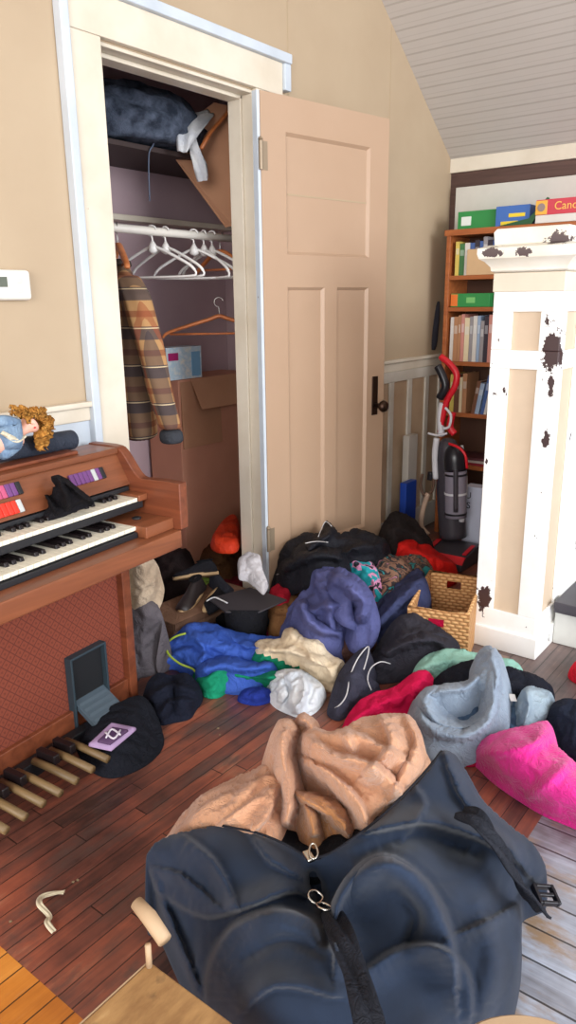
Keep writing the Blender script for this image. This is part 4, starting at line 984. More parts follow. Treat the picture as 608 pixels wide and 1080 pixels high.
cloth('green_sweatshirt', [(203,712,.03), (212,704,.05), (226,696,.07), (240,697,.07), (252,704,.06), (266,707,.06), (290,706,.07), (300,712,.05), (296,722,.03), (276,724,.02), (256,722,.02), (242,727,.01), (230,734,.01), (216,733,.01), (206,724,.01)],
  m_greenf, bulge=.035, bw=9, seed=52, amp=.007, wl=.07, infl=1.12, folds=[([(212,720), (235,706), (262,714), (292,714)], 4, .015)], label='green sweatshirt sleeve curling in front of the blue jacket', cat='sweatshirt')
m_cream = F_('cream_fleece', (232,214,186), (206,184,152)); 
cloth('cream_green_fleece', [(264,692,.07), (268,678,.10), (280,672,.11), (296,672,.12), (300,662,.14), (312,662,.14), (320,670,.13), (338,670,.12), (343,682,.11), (352,690,.10), (364,698,.08), (362,710,.05), (354,722,.03), (340,718,.04), (326,714,.05), (306,706,.05), (290,704,.05), (270,704,.05)],
  [m_cream, m_greenf], bulge=.04, bw=8, seed=53, amp=.010, wl=.06, infl=1.14, folds=[([(275,684), (305,686), (340,700)], 4, .02), ([(308,668), (322,680), (330,696)], 4, .02)], mfun=lambda x, y: 1 if (y > 686+(x-264)*.36 and x < 318) else 0, label='cream fleece jacket with green lower panel atop the blue jacket', cat='jacket')
m_white_t = F_('white_cotton', (228,230,232), (200,206,214))
cloth('white_tshirt', [(282,726,.02), (288,710,.06), (302,704,.08), (318,705,.08), (330,712,.06), (342,724,.04), (340,738,.02), (332,750,.01), (318,755,.01), (302,750,.01), (288,742,.01)],
  m_white_t, bulge=.05, bw=9, sp=2.6, seed=54, amp=.010, wl=.05, infl=1.18, folds=[([(298,712), (306,730), (300,745)], 3, -.02), ([(318,708), (322,728), (312,748)], 3, .02), ([(334,720), (325,740), (328,750)], 3, -.015)], label='crumpled white t-shirt in front of the cream fleece', cat='t-shirt')
cloth('blue_sock', [(252,738,.01), (255,728,.03), (268,724,.04), (284,726,.04), (286,738,.01), (270,742,.01)], F_('deep_blue_knit', (36,54,140)), bulge=.015, bw=5, sp=2.3, seed=55, label='deep blue sock beside the white t-shirt', cat='sock')
# dark clothes by the organ
cloth('black_sweater', [(152,748,.01), (151,734,.04), (157,716,.07), (168,708,.08), (182,711,.07), (196,708,.08), (208,718,.05), (212,732,.03), (206,744,.02), (200,756,.01), (182,757,.02), (168,762,.01)], F_('blue_black_knit', (24,28,42)), bulge=.03, bw=9, seed=57, amp=.011, wl=.07, folds=[([(156,735), (178,722), (205,728)], 5, .025, 1), ([(165,755), (182,738), (208,740)], 5, .02, 1), ([(175,708), (184,725), (182,750)], 4, -.02)], label='blue-black sweater on the floor at the organ foot', cat='sweater')
bt = cloth('black_tshirt', [(78,770,.02), (92,760,.06), (110,748,.08), (128,738,.09), (148,732,.09), (160,742,.07), (168,762,.03), (172,784,.01), (160,800,.01), (140,812,.01), (118,818,.01), (98,812,.01), (84,795,.01)],
  F_('black_jersey', (28,30,38)), bulge=.035, bw=20, seed=58, amp=.007, wl=.1, infl=1.08, label='black t-shirt with a purple square print beside the bass pedals', cat='t-shirt')
m_printp = plain('lilac_print', (178,150,190), .7); m_printd = plain('dark_purple_print', (84,56,92), .7)
# printed patch on the t-shirt
cloth('print', [(94,784,.086), (117.5,762,.109), (143,767,.099), (117,789,.077)], m_printp, bulge=.014, bw=10, sp=1.6, amp=0, iters=0, drop=.01, parent=bt, sub=0, sharp=True)
cloth('print_centre', [(103,781,.104), (119,766.5,.123), (135,769.5,.113), (116,784,.097)], m_printd, bulge=.004, bw=8, sp=1.6, amp=0, iters=0, drop=.006, parent=bt, sub=0, sharp=True)
bm = bmesh.new()
for a in ([(111,772), (120,779), (127,770)], [(112,778), (118,769), (127,775)]): tube(bm, smoothpts([G(x, y, .121) for x, y in a], 4), .003, 6)
obj('print_emblem', bm, plain('white_print', (226,220,230), .7), bt, smooth=True)

# ---------------------------------------------------------------- right hand group
m_rasp = F_('raspberry_pink', (224,28,84), (196,20,70))
cloth('raspberry_garment', [(362,768,.01), (368,752,.03), (380,738,.06), (396,728,.08), (414,724,.09), (430,712,.11), (446,706,.12), (458,714,.10), (452,728,.08), (442,742,.06), (425,748,.05), (410,752,.04), (390,760,.02), (375,770,.01)],
  m_rasp, bulge=.03, bw=9, seed=61, amp=.010, wl=.06, infl=1.15, label='raspberry pink garment crumpled behind the tan fleece', cat='clothing')
cloth('mint_cloth', [(437,706,.09), (446,692,.12), (465,684,.14), (490,684,.14), (515,690,.12), (540,694,.10), (552,706,.07), (545,716,.05), (515,710,.08), (480,708,.09), (458,712,.08), (444,714,.07)],
  F_('mint_green', (150,196,180), (126,176,162)), bulge=.025, bw=8, seed=62, amp=.008, label='mint green cloth behind the grey sweatshirt', cat='cloth')
cloth('black_trousers', [(455,722,.08), (466,708,.12), (485,698,.14), (505,694,.14), (528,700,.12), (552,706,.10), (575,716,.07), (584,728,.04), (570,742,.03), (548,742,.04), (525,750,.05), (500,745,.06), (475,735,.07)],
  F_('black_denim', (28,30,40)), bulge=.03, seed=63, amp=.010, label='black trousers under the grey sweatshirt', cat='trousers')
m_hgrey = F_('blue_grey_fleece', (146,160,176), (126,140,158), fuzz=.2)
gsw = cloth('grey_sweatshirt', [(438,762,.05), (436,745,.09), (442,730,.12), (456,722,.14), (476,720,.15), (494,716,.16), (502,700,.19), (504,686,.21), (514,680,.22), (526,684,.21), (533,700,.18), (534,722,.14), (530,744,.09), (520,762,.05), (502,775,.02), (480,779,.02), (458,775,.02)],
  m_hgrey, bulge=.035, bw=9, sp=2.8, seed=64, amp=.008, wl=.07, infl=1.10, folds=[([(446,740), (462,762), (492,768), (516,750), (526,715), (520,690)], 6, .035), ([(470,740), (490,750), (505,735)], 10, -.055), ([(450,732), (470,724), (495,722)], 4, .02)], label='blue-grey sweatshirt with a big curled collar', cat='sweatshirt')
cloth('denim_scrap', [(476,752,.08), (486,738,.11), (500,740,.11), (506,750,.09), (498,760,.07), (484,760,.07)], F_('blue_denim', (70,92,118), (50,66,90), scale=30), bulge=.01, sp=2.2, seed=65, drop=.05, label='small blue denim piece inside the grey sweatshirt collar', cat='cloth')
cloth('pale_blue_garment', [(543,768,.02), (545,748,.07), (549,730,.11), (558,722,.12), (570,724,.11), (583,730,.09), (586,744,.06), (584,758,.03), (570,768,.02), (556,772,.01)], F_('pale_blue_grey', (158,174,184), (136,152,166)), bulge=.03, bw=8, sp=2.6, seed=66, amp=.008, wl=.06, folds=[([(556,730), (558,748), (552,764)], 3, .02)], label='pale blue-grey garment to the right of the grey sweatshirt', cat='clothing')
cloth('steel_blue_garment', [(528,768,.02), (532,752,.05), (538,738,.07), (548,742,.07), (548,756,.05), (544,772,.02)], F_('steel_blue', (84,108,136)), bulge=.02, sp=2.4, seed=67, label='steel blue cloth wedged between the two grey garments', cat='cloth')
bm = bmesh.new(); box(bm, -.016, .016, -.010, .010, 0, .002); lb = obj('paper_tag', bm, m_paper); lb.location = G(541, 736, .105); lb.rotation_euler = (.1, -.2, .6); tag(lb, 'small white paper tag on the black trousers', 'tag')
cloth('navy_trousers', [(582,768,.05), (580,750,.08), (586,738,.10), (600,736,.10), (622,738,.10), (650,760,.08), (650,830,.02), (620,832,.01), (600,816,.01), (588,794,.02)], m_navy, bulge=.04, seed=68, amp=.01, label='navy trousers at the right edge behind the fuchsia fleece', cat='trousers')
m_fuch = F_('fuchsia_fleece', (222,50,146), (206,36,130), fuzz=.3)
ff = cloth('fuchsia_fleece', [(500,800,.02), (503,786,.06), (514,775,.09), (532,768,.12), (556,763,.14), (576,758,.15), (584,766,.14), (586,782,.12), (596,792,.12), (612,806,.11), (640,828,.09), (660,850,.05), (660,900,.01), (630,884,.01), (604,870,.01), (575,858,.01), (548,842,.01), (522,824,.01), (507,810,.01)],
  m_fuch, bulge=.05, bw=16, sp=3.4, seed=69, amp=.007, wl=.12, infl=1.06, folds=[([(510,795), (545,790), (580,775)], 6, .015), ([(560,840), (590,815), (600,800)], 6, .012)], label='bright fuchsia fleece jacket on the floor at the right edge', cat='fleece')
cloth('crimson_trim_cloth', [(490,798,.03), (496,786,.05), (506,782,.06), (508,794,.04), (500,806,.01)], F_('crimson_dark', (176,20,60)), bulge=.01, sp=2.2, seed=70, label='dark crimson cloth edge at the tip of the fuchsia fleece', cat='cloth')
cloth('red_bag_edge', [(603,712,.02), (604,700,.05), (615,694,.07), (640,700,.05), (640,730,.01), (615,722,.01)], F_('strong_red', (206,30,52)), bulge=.03, sp=3, seed=71, label='red cloth at the right edge by the stair foot', cat='cloth')

rolled('hood_edge', [(441,738,.13,12), (446,756,.13,20), (462,770,.12,22), (488,774,.12,22), (510,764,.14,22), (520,742,.17,24), (521,715,.21,25), (518,692,.235,22)], m_hgrey, parent=gsw, side=.05, seed=90, amp=.004, wl=.07, bulge=.045)
rolled('sleeve', [(452,732,.15,12), (470,727,.17,14), (492,724,.18,14), (506,712,.20,10)], m_hgrey, parent=gsw, side=.03, seed=91, amp=.004)
rolled('sleeve', [(212,706,.10,18), (235,700,.115,20), (262,704,.11,18), (288,700,.10,14)], m_blue, parent=blj, side=.04, seed=92, amp=.006)
rolled('sleeve', [(352,606,.37,22), (372,618,.36,26), (384,636,.31,24), (378,654,.24,20)], m_violet, parent=vj, side=.06, seed=93, amp=.008)
rolled('sleeve', [(318,634,.26,16), (326,652,.22,20), (345,664,.18,20), (362,668,.15,14)], m_violet, parent=vj, side=.05, seed=94, amp=.007)
rolled('sleeve', [(300,600,.27,16), (318,588,.33,22), (340,582,.36,22), (362,586,.34,18)], m_nylon, parent=bj, side=.05, seed=95, amp=.008)
rolled('leg', [(446,610,.25,16), (430,622,.24,22), (412,640,.20,24), (396,658,.15,22)], m_jean, parent=nj, side=.05, seed=96, amp=.007)
rolled('sleeve', [(404,690,.13,16), (425,678,.17,20), (450,672,.19,20), (472,680,.16,14)], m_char, parent=ch, side=.05, seed=97, amp=.007)

# ---------------------------------------------------------------- wicker basket
m_wick = NT('wicker'); s = m_wick.sep()
hz_ = m_wick.math('DIVIDE', s[2], .014); hx = m_wick.math('DIVIDE', m_wick.math('ADD', s[0], s[1]), .030)
row_ = m_wick.math('FLOOR', hz_); ofs = m_wick.math('MULTIPLY', m_wick.math('FRACT', m_wick.math('MULTIPLY', row_, .5)), 1.0)
fx = m_wick.math('FRACT', m_wick.math('ADD', hx, ofs)); fz = m_wick.math('FRACT', hz_)
hgt = m_wick.math('MULTIPLY', m_wick.math('SINE', m_wick.math('MULTIPLY', fx, math.pi)), m_wick.math('SINE', m_wick.math('MULTIPLY', fz, math.pi)))
m_wick.col(m_wick.mix(m_wick.noise(60, 3), m_wick.ramp(hgt, [(.05, (132,84,44)), (.35, (200,150,96)), (.9, (226,182,124))]), (186,132,80))); m_wick.rough(.7); m_wick.bump(hgt, .8, .005); m_wick = m_wick.m
FLz = G(434, 692, .0)
bk = thing('wicker_basket', 'square woven wicker basket with cut-out handles beside the newel post', 'basket', (2.345, 1.245, 0), R_(16))
BW, BH, BD = .232, .198, .42   # y extent, height, x extent
def wall_with_hole(bm, ax, pos, a0, a1, z0, z1, h0, h1, g0, g1, t=.012):
    for (b0, b1, c0, c1) in ((a0, h0, z0, z1), (h1, a1, z0, z1), (h0, h1, z0, g0), (h0, h1, g1, z1)):
        if ax == 0: box(bm, pos, pos+t, b0, b1, c0, c1)
        else: box(bm, b0, b1, pos, pos+t, c0, c1)
for (pos, nm) in ((0, 'front_side'), (BD-.012, 'rear_side')):
    bm = bmesh.new(); wall_with_hole(bm, 0, pos, -BW, 0, 0, BH, -BW*.60, -BW*.34, BH*.66, BH*.84); bmesh.ops.remove_doubles(bm, verts=bm.verts, dist=1e-4); obj(nm, bm, m_wick, bk)
for pos in (-.012, -BW):
    bm = bmesh.new(); box(bm, .012, BD-.012, pos, pos+.012, 0, BH); obj('end_side', bm, m_wick, bk)
bm = bmesh.new(); box(bm, .012, BD-.012, -BW+.012, -.012, .002, .012); obj('base', bm, m_wick, bk)
bm = bmesh.new(); tube(bm, [(.006, -.006, BH), (.006, -BW+.006, BH), (BD-.006, -BW+.006, BH), (BD-.006, -.006, BH)], .008, 8, closed=True); obj('rim', bm, m_wick, bk, smooth=True)
lump('crimson_bundle', (2.47, 1.16, .085), (.09, .08, .05), m_rasp, 'crimson cloth inside the wicker basket', 'cloth', 5, .25, 4, flat=.8)

# ================================================================= VACUUM
VX = 3.50
m_vg = plain('smoky_plastic', (132,126,138), .2); m_vb = plain('black_plastic', (30,28,34), .3); m_vr = plain('red_plastic', (206,30,44), .35); m_vw = plain('pale_grey_plastic', (206,204,208), .35); m_vd = plain('dark_grey_plastic', (62,58,64), .35)
vbase = PX(478, 566, VX); vb = Vector((VX, vbase.y, 0))
vc = thing('vacuum_cleaner', 'upright vacuum cleaner with red hose handle and smoky dust cup', 'vacuum cleaner', vb)
def V3(px, py, dx=0): return PX(px, py, VX+dx)-vb
zb = 0
def vt(name, pts, r, m, seg=14, flat=1.0, n=5): bm = bmesh.new(); tube(bm, smoothpts(pts, n), r, seg, flat=flat); return obj(name, bm, m, vc, smooth=True)
vt('body', [V3(478,566,.03), V3(476,530,.03), V3(474,490,.03), V3(472,462,.03)], [.072]*8+[.066]*4+[.06, .055, .045, .02], m_vd, 20)
vt('dust_cup', [V3(481,545,-.03), V3(481,520,-.03), V3(481,496,-.03)], .056, m_vg, 24)
vt('cup_cap', [V3(481,496,-.03), V3(480,480,-.03), V3(479,469,-.03)], [.058]*5+[.056, .052, .046, .04, .03, .015], m_vb, 24)
vt('red_trim', [V3(474,468,-.06), V3(484,472,-.08), V3(491,480,-.08), V3(493,494,-.07)], .007, m_vr, 8)
vt('wand', [V3(460,505,-.02), V3(459,480,-.02), V3(461,462,-.02)], .016, m_vw, 12)
vt('wand_joint', [V3(455,498,-.02), V3(454,506,-.02)], .017, m_vb, 12)
vt('pole', [V3(466,460,0), V3(465,440,0), V3(467,425,0)], .018, m_vw, 12)
vt('clip', [V3(452,457,-.02), V3(462,459,-.02), V3(472,457,-.02)], .006, m_vw, 8)
vt('hose', [V3(462,386,-.02), V3(467,396,-.02), V3(470,408,-.02), V3(464,420,-.02)], .021, m_vb, 14)
vt('handle_grip', [V3(465,376,0), V3(475,384,0), V3(482,395,0), V3(480,408,0), V3(474,418,0), V3(470,428,0), V3(466,445,0), V3(465,456,0)], .0165, m_vr, 12)
vt('cord_loop', [V3(446,500,-.03), V3(444,512,-.03), V3(448,522,-.03), V3(456,518,-.03), V3(458,505,-.03)], .008, plain('brown_cord', (92,66,52), .6), 8)
vt('lower_hose', [V3(452,520,-.03), V3(446,540,-.03), V3(445,555,-.03), V3(452,564,-.03)], .014, plain('beige_hose', (176,148,128), .5), 12)
vt('tool', [V3(478,435,0), V3(475,450,0), V3(480,458,0)], .018, m_vr, 12)
vt('side_hose', [V3(486,470,.0), V3(490,500,.0), V3(490,525,.0), V3(487,550,.0)], .015, m_vw, 12)
vt('cyclone', [V3(481,496,-.088), V3(481,506,-.088), V3(481,540,-.088)], .012, m_vd, 12)
for py_ in (500, 520, 541): vt('cup_ring', [V3(481,py_-1,-.03), V3(481,py_+1,-.03)], .0585, m_vb if py_ != 520 else m_vw, 24)
vt('cable_hook', [V3(470,430,-.03), V3(476,438,-.03), V3(474,450,-.03), V3(468,452,-.03)], .007, m_vw, 8)
for sx3 in (-.13, .09):
    bm = bmesh.new(); lathe(bm, [(.03, 0), (.036, .006), (.036, .022), (.03, .028)], seg=20); wq = obj('wheel', bm, m_vb, vc, smooth=False); wq.rotation_euler = (R_(90), 0, 0); wq.location = (.06, sx3+.02, .036)
h0 = G(478,588,.04)-vb
bm = bmesh.new(); pr = [(-.20, 0), (-.21, .035), (-.16, .065), (-.04, .085), (.06, .08), (.07, 0)]
prism(bm, pr, 1, -.15, .10); o = obj('floor_head', bm, m_vd, vc, bevel=.008); 
bm = bmesh.new(); prism(bm, [(-.205, .040), (-.165, .070), (-.175, .074), (-.214, .044)], 1, -.152, .102); prism(bm, [(-.14, .072), (-.03, .092), (-.03, .096), (-.14, .078)], 1, .05, .075); prism(bm, [(-.14, .072), (-.03, .092), (-.03, .096), (-.14, .078)], 1, -.14, -.12); obj('head_trim', bm, m_vr, vc)
# printed carton beside it
mp = plain('white_carton_print', (200,204,222), .5); 
pc = thing('printed_carton', 'white carton with dark lettering behind the vacuum head', 'box', PX(498, 566, 3.66)*1.0); pc.location.z = 0
zc0 = PX(498, 512, 3.66).z
bm = bmesh.new(); box(bm, -.03, .05, -.055, .045, 0, zc0); obj('carton', bm, mp, pc, bevel=.002)
for k, ch_ in enumerate('US'):
    text('letter', ch_, .05, plain('dark_letter', (36,36,60), .5), pc, Matrix.Translation((-.0305, .02-k*.004, zc0-.05-k*.055)) @ Matrix(((0,0,-1,0), (-1,0,0,0), (0,1,0,0), (0,0,0,1))))
# boards leaning by the wainscot
bm = bmesh.new(); box(bm, 3.60, 3.70, 1.935, 1.975, 0, .60); tag(obj('narrow_board', bm, plain('dull_white_board', (186,178,168), .6), bevel=.003), 'narrow dull white board standing against the wainscot behind the vacuum', 'board')
bm = bmesh.new(); box(bm, 3.50, 3.62, 1.89, 1.93, 0, .36); tag(obj('blue_binder', bm, plain('blue_binder_vinyl', (32,66,156), .4), bevel=.004), 'blue binder standing in front of the narrow white board', 'binder')
# dark umbrella-ish bag hanging at the corner above the rail
bm = bmesh.new(); tube(bm, smoothpts([PX(463,318,4.0), PX(459,345,3.98), PX(456,369,3.97)], 4), [.006, .012, .016, .02, .022, .024, .026, .024, .018], 10); tag(obj('umbrella', bm, m_char, smooth=True), 'folded dark umbrella leaning in the corner left of the bookcase', 'umbrella')

# ================================================================= ORGAN TOP: doll, speaker bar, black lace
def OW(x, y, z): return Vector((1.55, 1.585, 0))+Matrix.Rotation(R_(6), 3, 'Z') @ Vector((x, y, z))
bm = bmesh.new(); tube(bm, [OW(-.13, .335, .9205), OW(-.42, .325, .9325)], .030, 20); box
tag(obj('bolster', bm, F_('slate_vinyl', (54,60,72), rough=.6), smooth=False, bevel=.004), 'dark slate cylindrical case lying on the organ behind the doll', 'case')
dl = thing('doll', 'curly blonde doll in a light denim outfit lying on the organ', 'doll', OW(-.40, .30, .90))
m_skin = plain('doll_skin', (232,178,156), .5); m_hair = F_('golden_hair', (206,148,72), (168,108,44), scale=60, bump=.8, weave=160); m_den = F_('light_denim', (132,154,176), (96,118,144), scale=30)
dloc = dl.location.copy(); m_cream_l = F_('cream_lace', (220,212,190), (196,186,160), scale=50)
def DP(px, py, yl=.28):
    inv_o = OLc(px, py, yl); return OW(*inv_o)-dloc
# body: one continuous skin surface (head, neck, torso, arms)
def skin(name, verts, edges, radii, mat, parent, sub=2):
    me = bpy.data.meshes.new(name); me.from_pydata([tuple(v) for v in verts], edges, [])
    o = link(name, me, mat, parent); sk = o.modifiers.new('skin', 'SKIN'); sk.use_smooth_shade = True
    for i, r in enumerate(radii): me.skin_vertices[0].data[i].radius = (r, r) if not isinstance(r, tuple) else r
    me.skin_vertices[0].data[0].use_root = True
    s_ = o.modifiers.new('s', 'SUBSURF'); s_.levels = s_.render_levels = sub; return o
vv = [DP(6,463), DP(14,460), DP(22,456), DP(27,452), DP(31,448), DP(35,444), DP(18,468), DP(8,474), DP(0,478), DP(16,446), DP(6,444), DP(-4,446), DP(-8,470), DP(-24,476)]
skin('body', vv, [(0,1), (1,2), (2,3), (3,4), (4,5), (1,6), (6,7), (7,8), (1,9), (9,10), (10,11), (0,12), (12,13)], [.030, .028, .014, .014, .032, .026, .013, .012, .010, .013, .012, .010, .03, .028], m_skin, dl)
skin('denim_jacket', [DP(-4,466,.272), DP(6,462,.272), DP(14,459,.272), DP(18,469,.27), DP(8,476,.27), DP(-2,481,.27), DP(16,446,.272), DP(5,443,.272), DP(-6,445,.272)], [(0,1), (1,2), (2,3), (3,4), (4,5), (2,6), (6,7), (7,8)], [.038, .037, .032, .021, .021, .02, .019, .018, .017], m_den, dl)
rr_ = random.Random(4)
bm = bmesh.new()
bmesh.ops.create_icosphere(bm, subdivisions=3, radius=.034, matrix=Matrix.Translation(DP(39,444,.315)))
for k in range(80):     # curls
    a = rr_.uniform(0, 2*math.pi); th_ = rr_.uniform(-2.2, 1.5); rr0 = rr_.uniform(6, 12)
    sx2, sy2 = 37+math.cos(th_)*rr0*.8, 446+math.sin(th_)*rr0*.9
    ex2, ey2 = 38+math.cos(th_)*rr_.uniform(14, 20), 448+math.sin(th_)*rr_.uniform(16, 22)+rr_.uniform(0, 9)
    if k % 5 == 0: ex2, ey2 = rr_.uniform(8, 24), rr_.uniform(428, 436)
    P_ = []
    for j in range(15):
        t = j/14; b_ = DP(sx2+(ex2-sx2)*t, sy2+(ey2-sy2)*t, .295-.03*math.sin(t*2.6))
        P_.append(b_+Vector((math.cos(j*1.6+a)*.005, math.sin(j*1.6+a)*.004, math.sin(j*1.6+a)*.005)))
    P_ = [Vector((p.x, p.y, max(p.z, .004))) for p in P_]
    tube(bm, P_, [.005]*13+[.003, .001], 5)
obj('hair', bm, m_hair, dl, smooth=True)
for px_, py_, nm, m_, r in ((31,444,'eye', m_blk, .0022), (36,441,'eye', m_blk, .0022), (37,451,'mouth', m_vr, .0028), (35,447,'nose', m_skin, .003)):
    bm = bmesh.new(); bmesh.ops.create_icosphere(bm, subdivisions=2, radius=r); o = obj(nm, bm, m_, dl, smooth=True); o.location = DP(px_, py_, .254)
strip('lace_collar', [DP(2,456,.236), DP(12,462,.236), DP(20,464,.24), DP(26,459,.25)], [.012, .014], m_cream_l, None, None, .002, dl)

# black lace thing over the stops and keys (its own lumpy cloth resting on the manual)
def draped(name, pts, mat, label, cat, seed=0, th=.01):
    return None
lc = cloth('black_lace_glove', [(29,513,.80), (35,510,.81), (47,514,.815), (60,513,.83), (53,502,.86), (62,500,.865), (72,505,.85), (80,512,.83), (93,522,.80), (100,529,.775), (92,532,.765), (78,537,.762), (67,542,.757), (53,546,.757), (44,545,.757), (41,530,.77), (30,519,.79)],
   F_('black_lace', (24,22,26)), bulge=.008, bw=5, sp=1.7, seed=72, amp=.006, wl=.03, drop=.008, infl=1.1, sharp=True, folds=[([(34,514), (50,525), (60,542)], 2.5, .012), ([(58,503), (68,520), (72,538)], 2.5, .014), ([(66,505), (82,518), (95,529)], 2.5, .010)], label='black lace gloves dropped across the organ stops', cat='gloves')


# ================================================================= TAN FLEECE AND DUFFEL BAG
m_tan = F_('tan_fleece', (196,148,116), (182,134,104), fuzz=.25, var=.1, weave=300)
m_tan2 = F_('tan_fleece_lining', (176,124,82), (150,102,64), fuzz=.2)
tf = cloth('tan_fleece_blanket', [(318,770,.34), (330,764,.37), (345,770,.38), (362,767,.38), (382,756,.38), (398,752,.385), (412,750,.37), (432,753,.36), (444,768,.35), (450,790,.33), (455,806,.31), (442,828,.30), (422,848,.28), (402,868,.27), (388,882,.26), (374,872,.28), (360,848,.29), (342,832,.29), (322,818,.29), (312,795,.31)],
  m_tan, bulge=.035, bw=10, sp=3.0, seed=80, amp=.009, wl=.11, infl=1.10, drop=.09, out=.12,
  folds=[([(322,775), (352,795), (392,806), (425,835)], 9, .045, 1), ([(345,772), (385,778), (425,800)], 9, .03, 1), ([(318,800), (348,815), (378,845), (390,870)], 8, .04, 1), ([(402,755), (412,785), (385,815)], 8, .035, -1), ([(428,756), (440,785), (418,830)], 8, .03, -1), ([(362,770), (372,790)], 5, .02)],
  label='tan fleece blanket spilling out of the open duffel bag', cat='blanket')
cloth('left_fold', [(166,893,.04), (178,876,.10), (192,856,.16), (213,836,.20), (240,820,.22), (266,809,.25), (282,802,.27), (298,812,.28), (306,840,.27), (300,872,.27), (288,893,.27), (260,884,.27), (232,878,.25), (200,888,.18)], m_tan, bulge=.04, bw=10, sp=3.2, seed=83, amp=.010, wl=.13, infl=1.09, parent=tf,
  folds=[([(185,880), (225,845), (282,818)], 10, .03, 1), ([(225,875), (258,850), (285,832)], 8, .025, 1), ([(262,884), (284,858), (292,838)], 7, .025, -1), ([(270,812), (262,835), (235,860)], 7, .015)])
rolled('rolled_fold', [(306,762,.40,24), (300,778,.40,30), (300,800,.38,28), (304,825,.36,26), (306,850,.34,22), (300,870,.32,18)], m_tan, parent=tf, side=.07, seed=84, amp=.007, wl=.08, folds=[([(300,762), (296,790), (303,830), (300,860)], 4, .012)])
rolled('rolled_fold', [(316,756,.39,14), (328,764,.385,17), (330,782,.37,16), (322,800,.34,14)], m_tan, parent=tf, side=.05, seed=85, amp=.005)
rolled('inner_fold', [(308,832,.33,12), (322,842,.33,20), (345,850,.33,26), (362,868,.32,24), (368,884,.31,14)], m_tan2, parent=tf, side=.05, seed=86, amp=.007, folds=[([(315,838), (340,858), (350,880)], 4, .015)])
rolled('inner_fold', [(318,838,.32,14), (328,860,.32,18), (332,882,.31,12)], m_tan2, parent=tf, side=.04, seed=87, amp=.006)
m_duf = NT('dark_canvas'); m_duf.col(m_duf.mix(m_duf.ramp(m_duf.noise(7, 5), [(.35, (0,0,0)), (.7, (255,255,255))]), (34,46,66), (24,33,48))); m_duf.rough(.85)
m_duf.b.inputs['Specular IOR Level'].default_value = .2; m_duf.b.inputs['Sheen Weight'].default_value = .12; m_duf.bump(m_duf.noise(500, 2), .3, .0012); m_duf = m_duf.m
m_web = F_('black_webbing', (34,36,44), rough=.7)
duf = thing('duffel_bag', 'large black canvas duffel bag lying unzipped in the foreground', 'bag', (1.0, .65, 0))
DO = Vector((1.0, .65, 0))
def dufp(name, *a, **k):
    o = cloth(name, *a, **k); o.data.transform(Matrix.Translation(-DO)); o.parent = duf; return o
dufp('body', [(154,908,.19), (157,893,.22), (175,880,.24), (205,872,.26), (235,868,.28), (262,874,.29), (290,884,.30), (312,893,.30), (328,905,.29),
   (344,900,.30), (366,886,.31), (395,865,.32), (425,838,.32), (450,812,.32), (466,790,.31), (480,793,.28), (494,812,.26), (510,840,.23), (535,865,.20), (560,885,.17), (574,905,.13), (577,925,.09), (566,938,.07), (552,944,.07), (550,965,.08), (549,1000,.10), (540,1040,.10), (525,1075,.08), (505,1120,.04), (460,1185,.02), (390,1210,.02), (300,1200,.02), (245,1140,.04), (222,1085,.06), (204,1050,.05), (184,1010,.04), (170,975,.05), (164,945,.10)],
   m_duf, ctrl=[(200,915,.24), (250,920,.27), (300,925,.27), (250,985,.20), (180,950,.12), (215,960,.17), (270,1010,.27), (300,980,.28), (340,1000,.28), (340,960,.22), (330,935,.22), (375,960,.25), (400,920,.33), (440,915,.30), (430,870,.30), (480,850,.26), (470,900,.22), (500,900,.22), (500,960,.20), (450,960,.28), (420,1000,.26), (460,1030,.22), (510,1020,.16), (400,1060,.26), (320,1070,.28), (270,1080,.24), (240,1040,.20), (540,920,.16), (450,1090,.20)],
   bulge=.012, bw=12, sp=3.8, seed=82, amp=.013, wl=.13, infl=1.06, anchor=.05, out=.08, iters=50,
   folds=[([(218,1060), (224,1015), (246,980), (285,962), (322,968), (345,985)], 20, .075, 1), ([(175,945), (215,965), (255,958), (305,940), (325,945)], 11, .045, -1), ([(352,1000), (354,960), (374,925), (402,906), (434,918), (460,950), (478,1000), (482,1040)], 17, .075, 1),
          ([(345,885), (395,876), (450,868), (505,884), (530,900)], 10, .045, -1), ([(382,902), (440,882), (500,900)], 11, -.035), ([(390,1020), (425,1000), (465,1000), (492,1025), (498,1070)], 13, .05, 1), ([(508,955), (522,1010), (510,1065)], 14, .03, 0),
          ([(165,930), (185,980), (210,1040)], 9, .035, 1), ([(328,925), (338,950), (344,990)], 7, -.06), ([(195,882), (228,910), (248,950)], 9, .028, 1), ([(262,876), (282,905), (315,925)], 8, .025, -1), ([(470,800), (490,845), (535,895), (560,925)], 9, .035, -1), ([(482,985), (520,968), (552,950)], 9, .035, 1), ([(158,915), (190,922), (225,950)], 8, .02, 1),
          ([(250,1075), (290,1040), (350,1050)], 10, .02, -1), ([(260,1010), (300,990), (340,1005)], 7, -.012), ([(420,940), (440,965), (430,1000)], 8, -.02), ([(440,830), (450,850), (430,880)], 7, .018, 1)])
cloth_in = dufp('inner_lining', [(270,880,.27), (300,850,.26), (330,830,.25), (380,845,.26), (400,862,.30), (366,888,.29), (344,903,.28), (328,908,.27), (312,897,.27)], F_('black_inner', (18,20,26)), ctrl=[(330,870,.20)], bulge=0, sp=4, seed=88, drop=.05, amp=.005)
rolled_p = rolled('side_pleat', [(352,995,.30,10), (356,955,.34,14), (376,922,.37,16), (404,906,.38,16), (432,918,.37,14), (452,945,.34,10)], m_duf, side=.03, seed=89, amp=.004, sp=3); rolled_p.data.transform(Matrix.Translation(-DO)); rolled_p.parent = duf
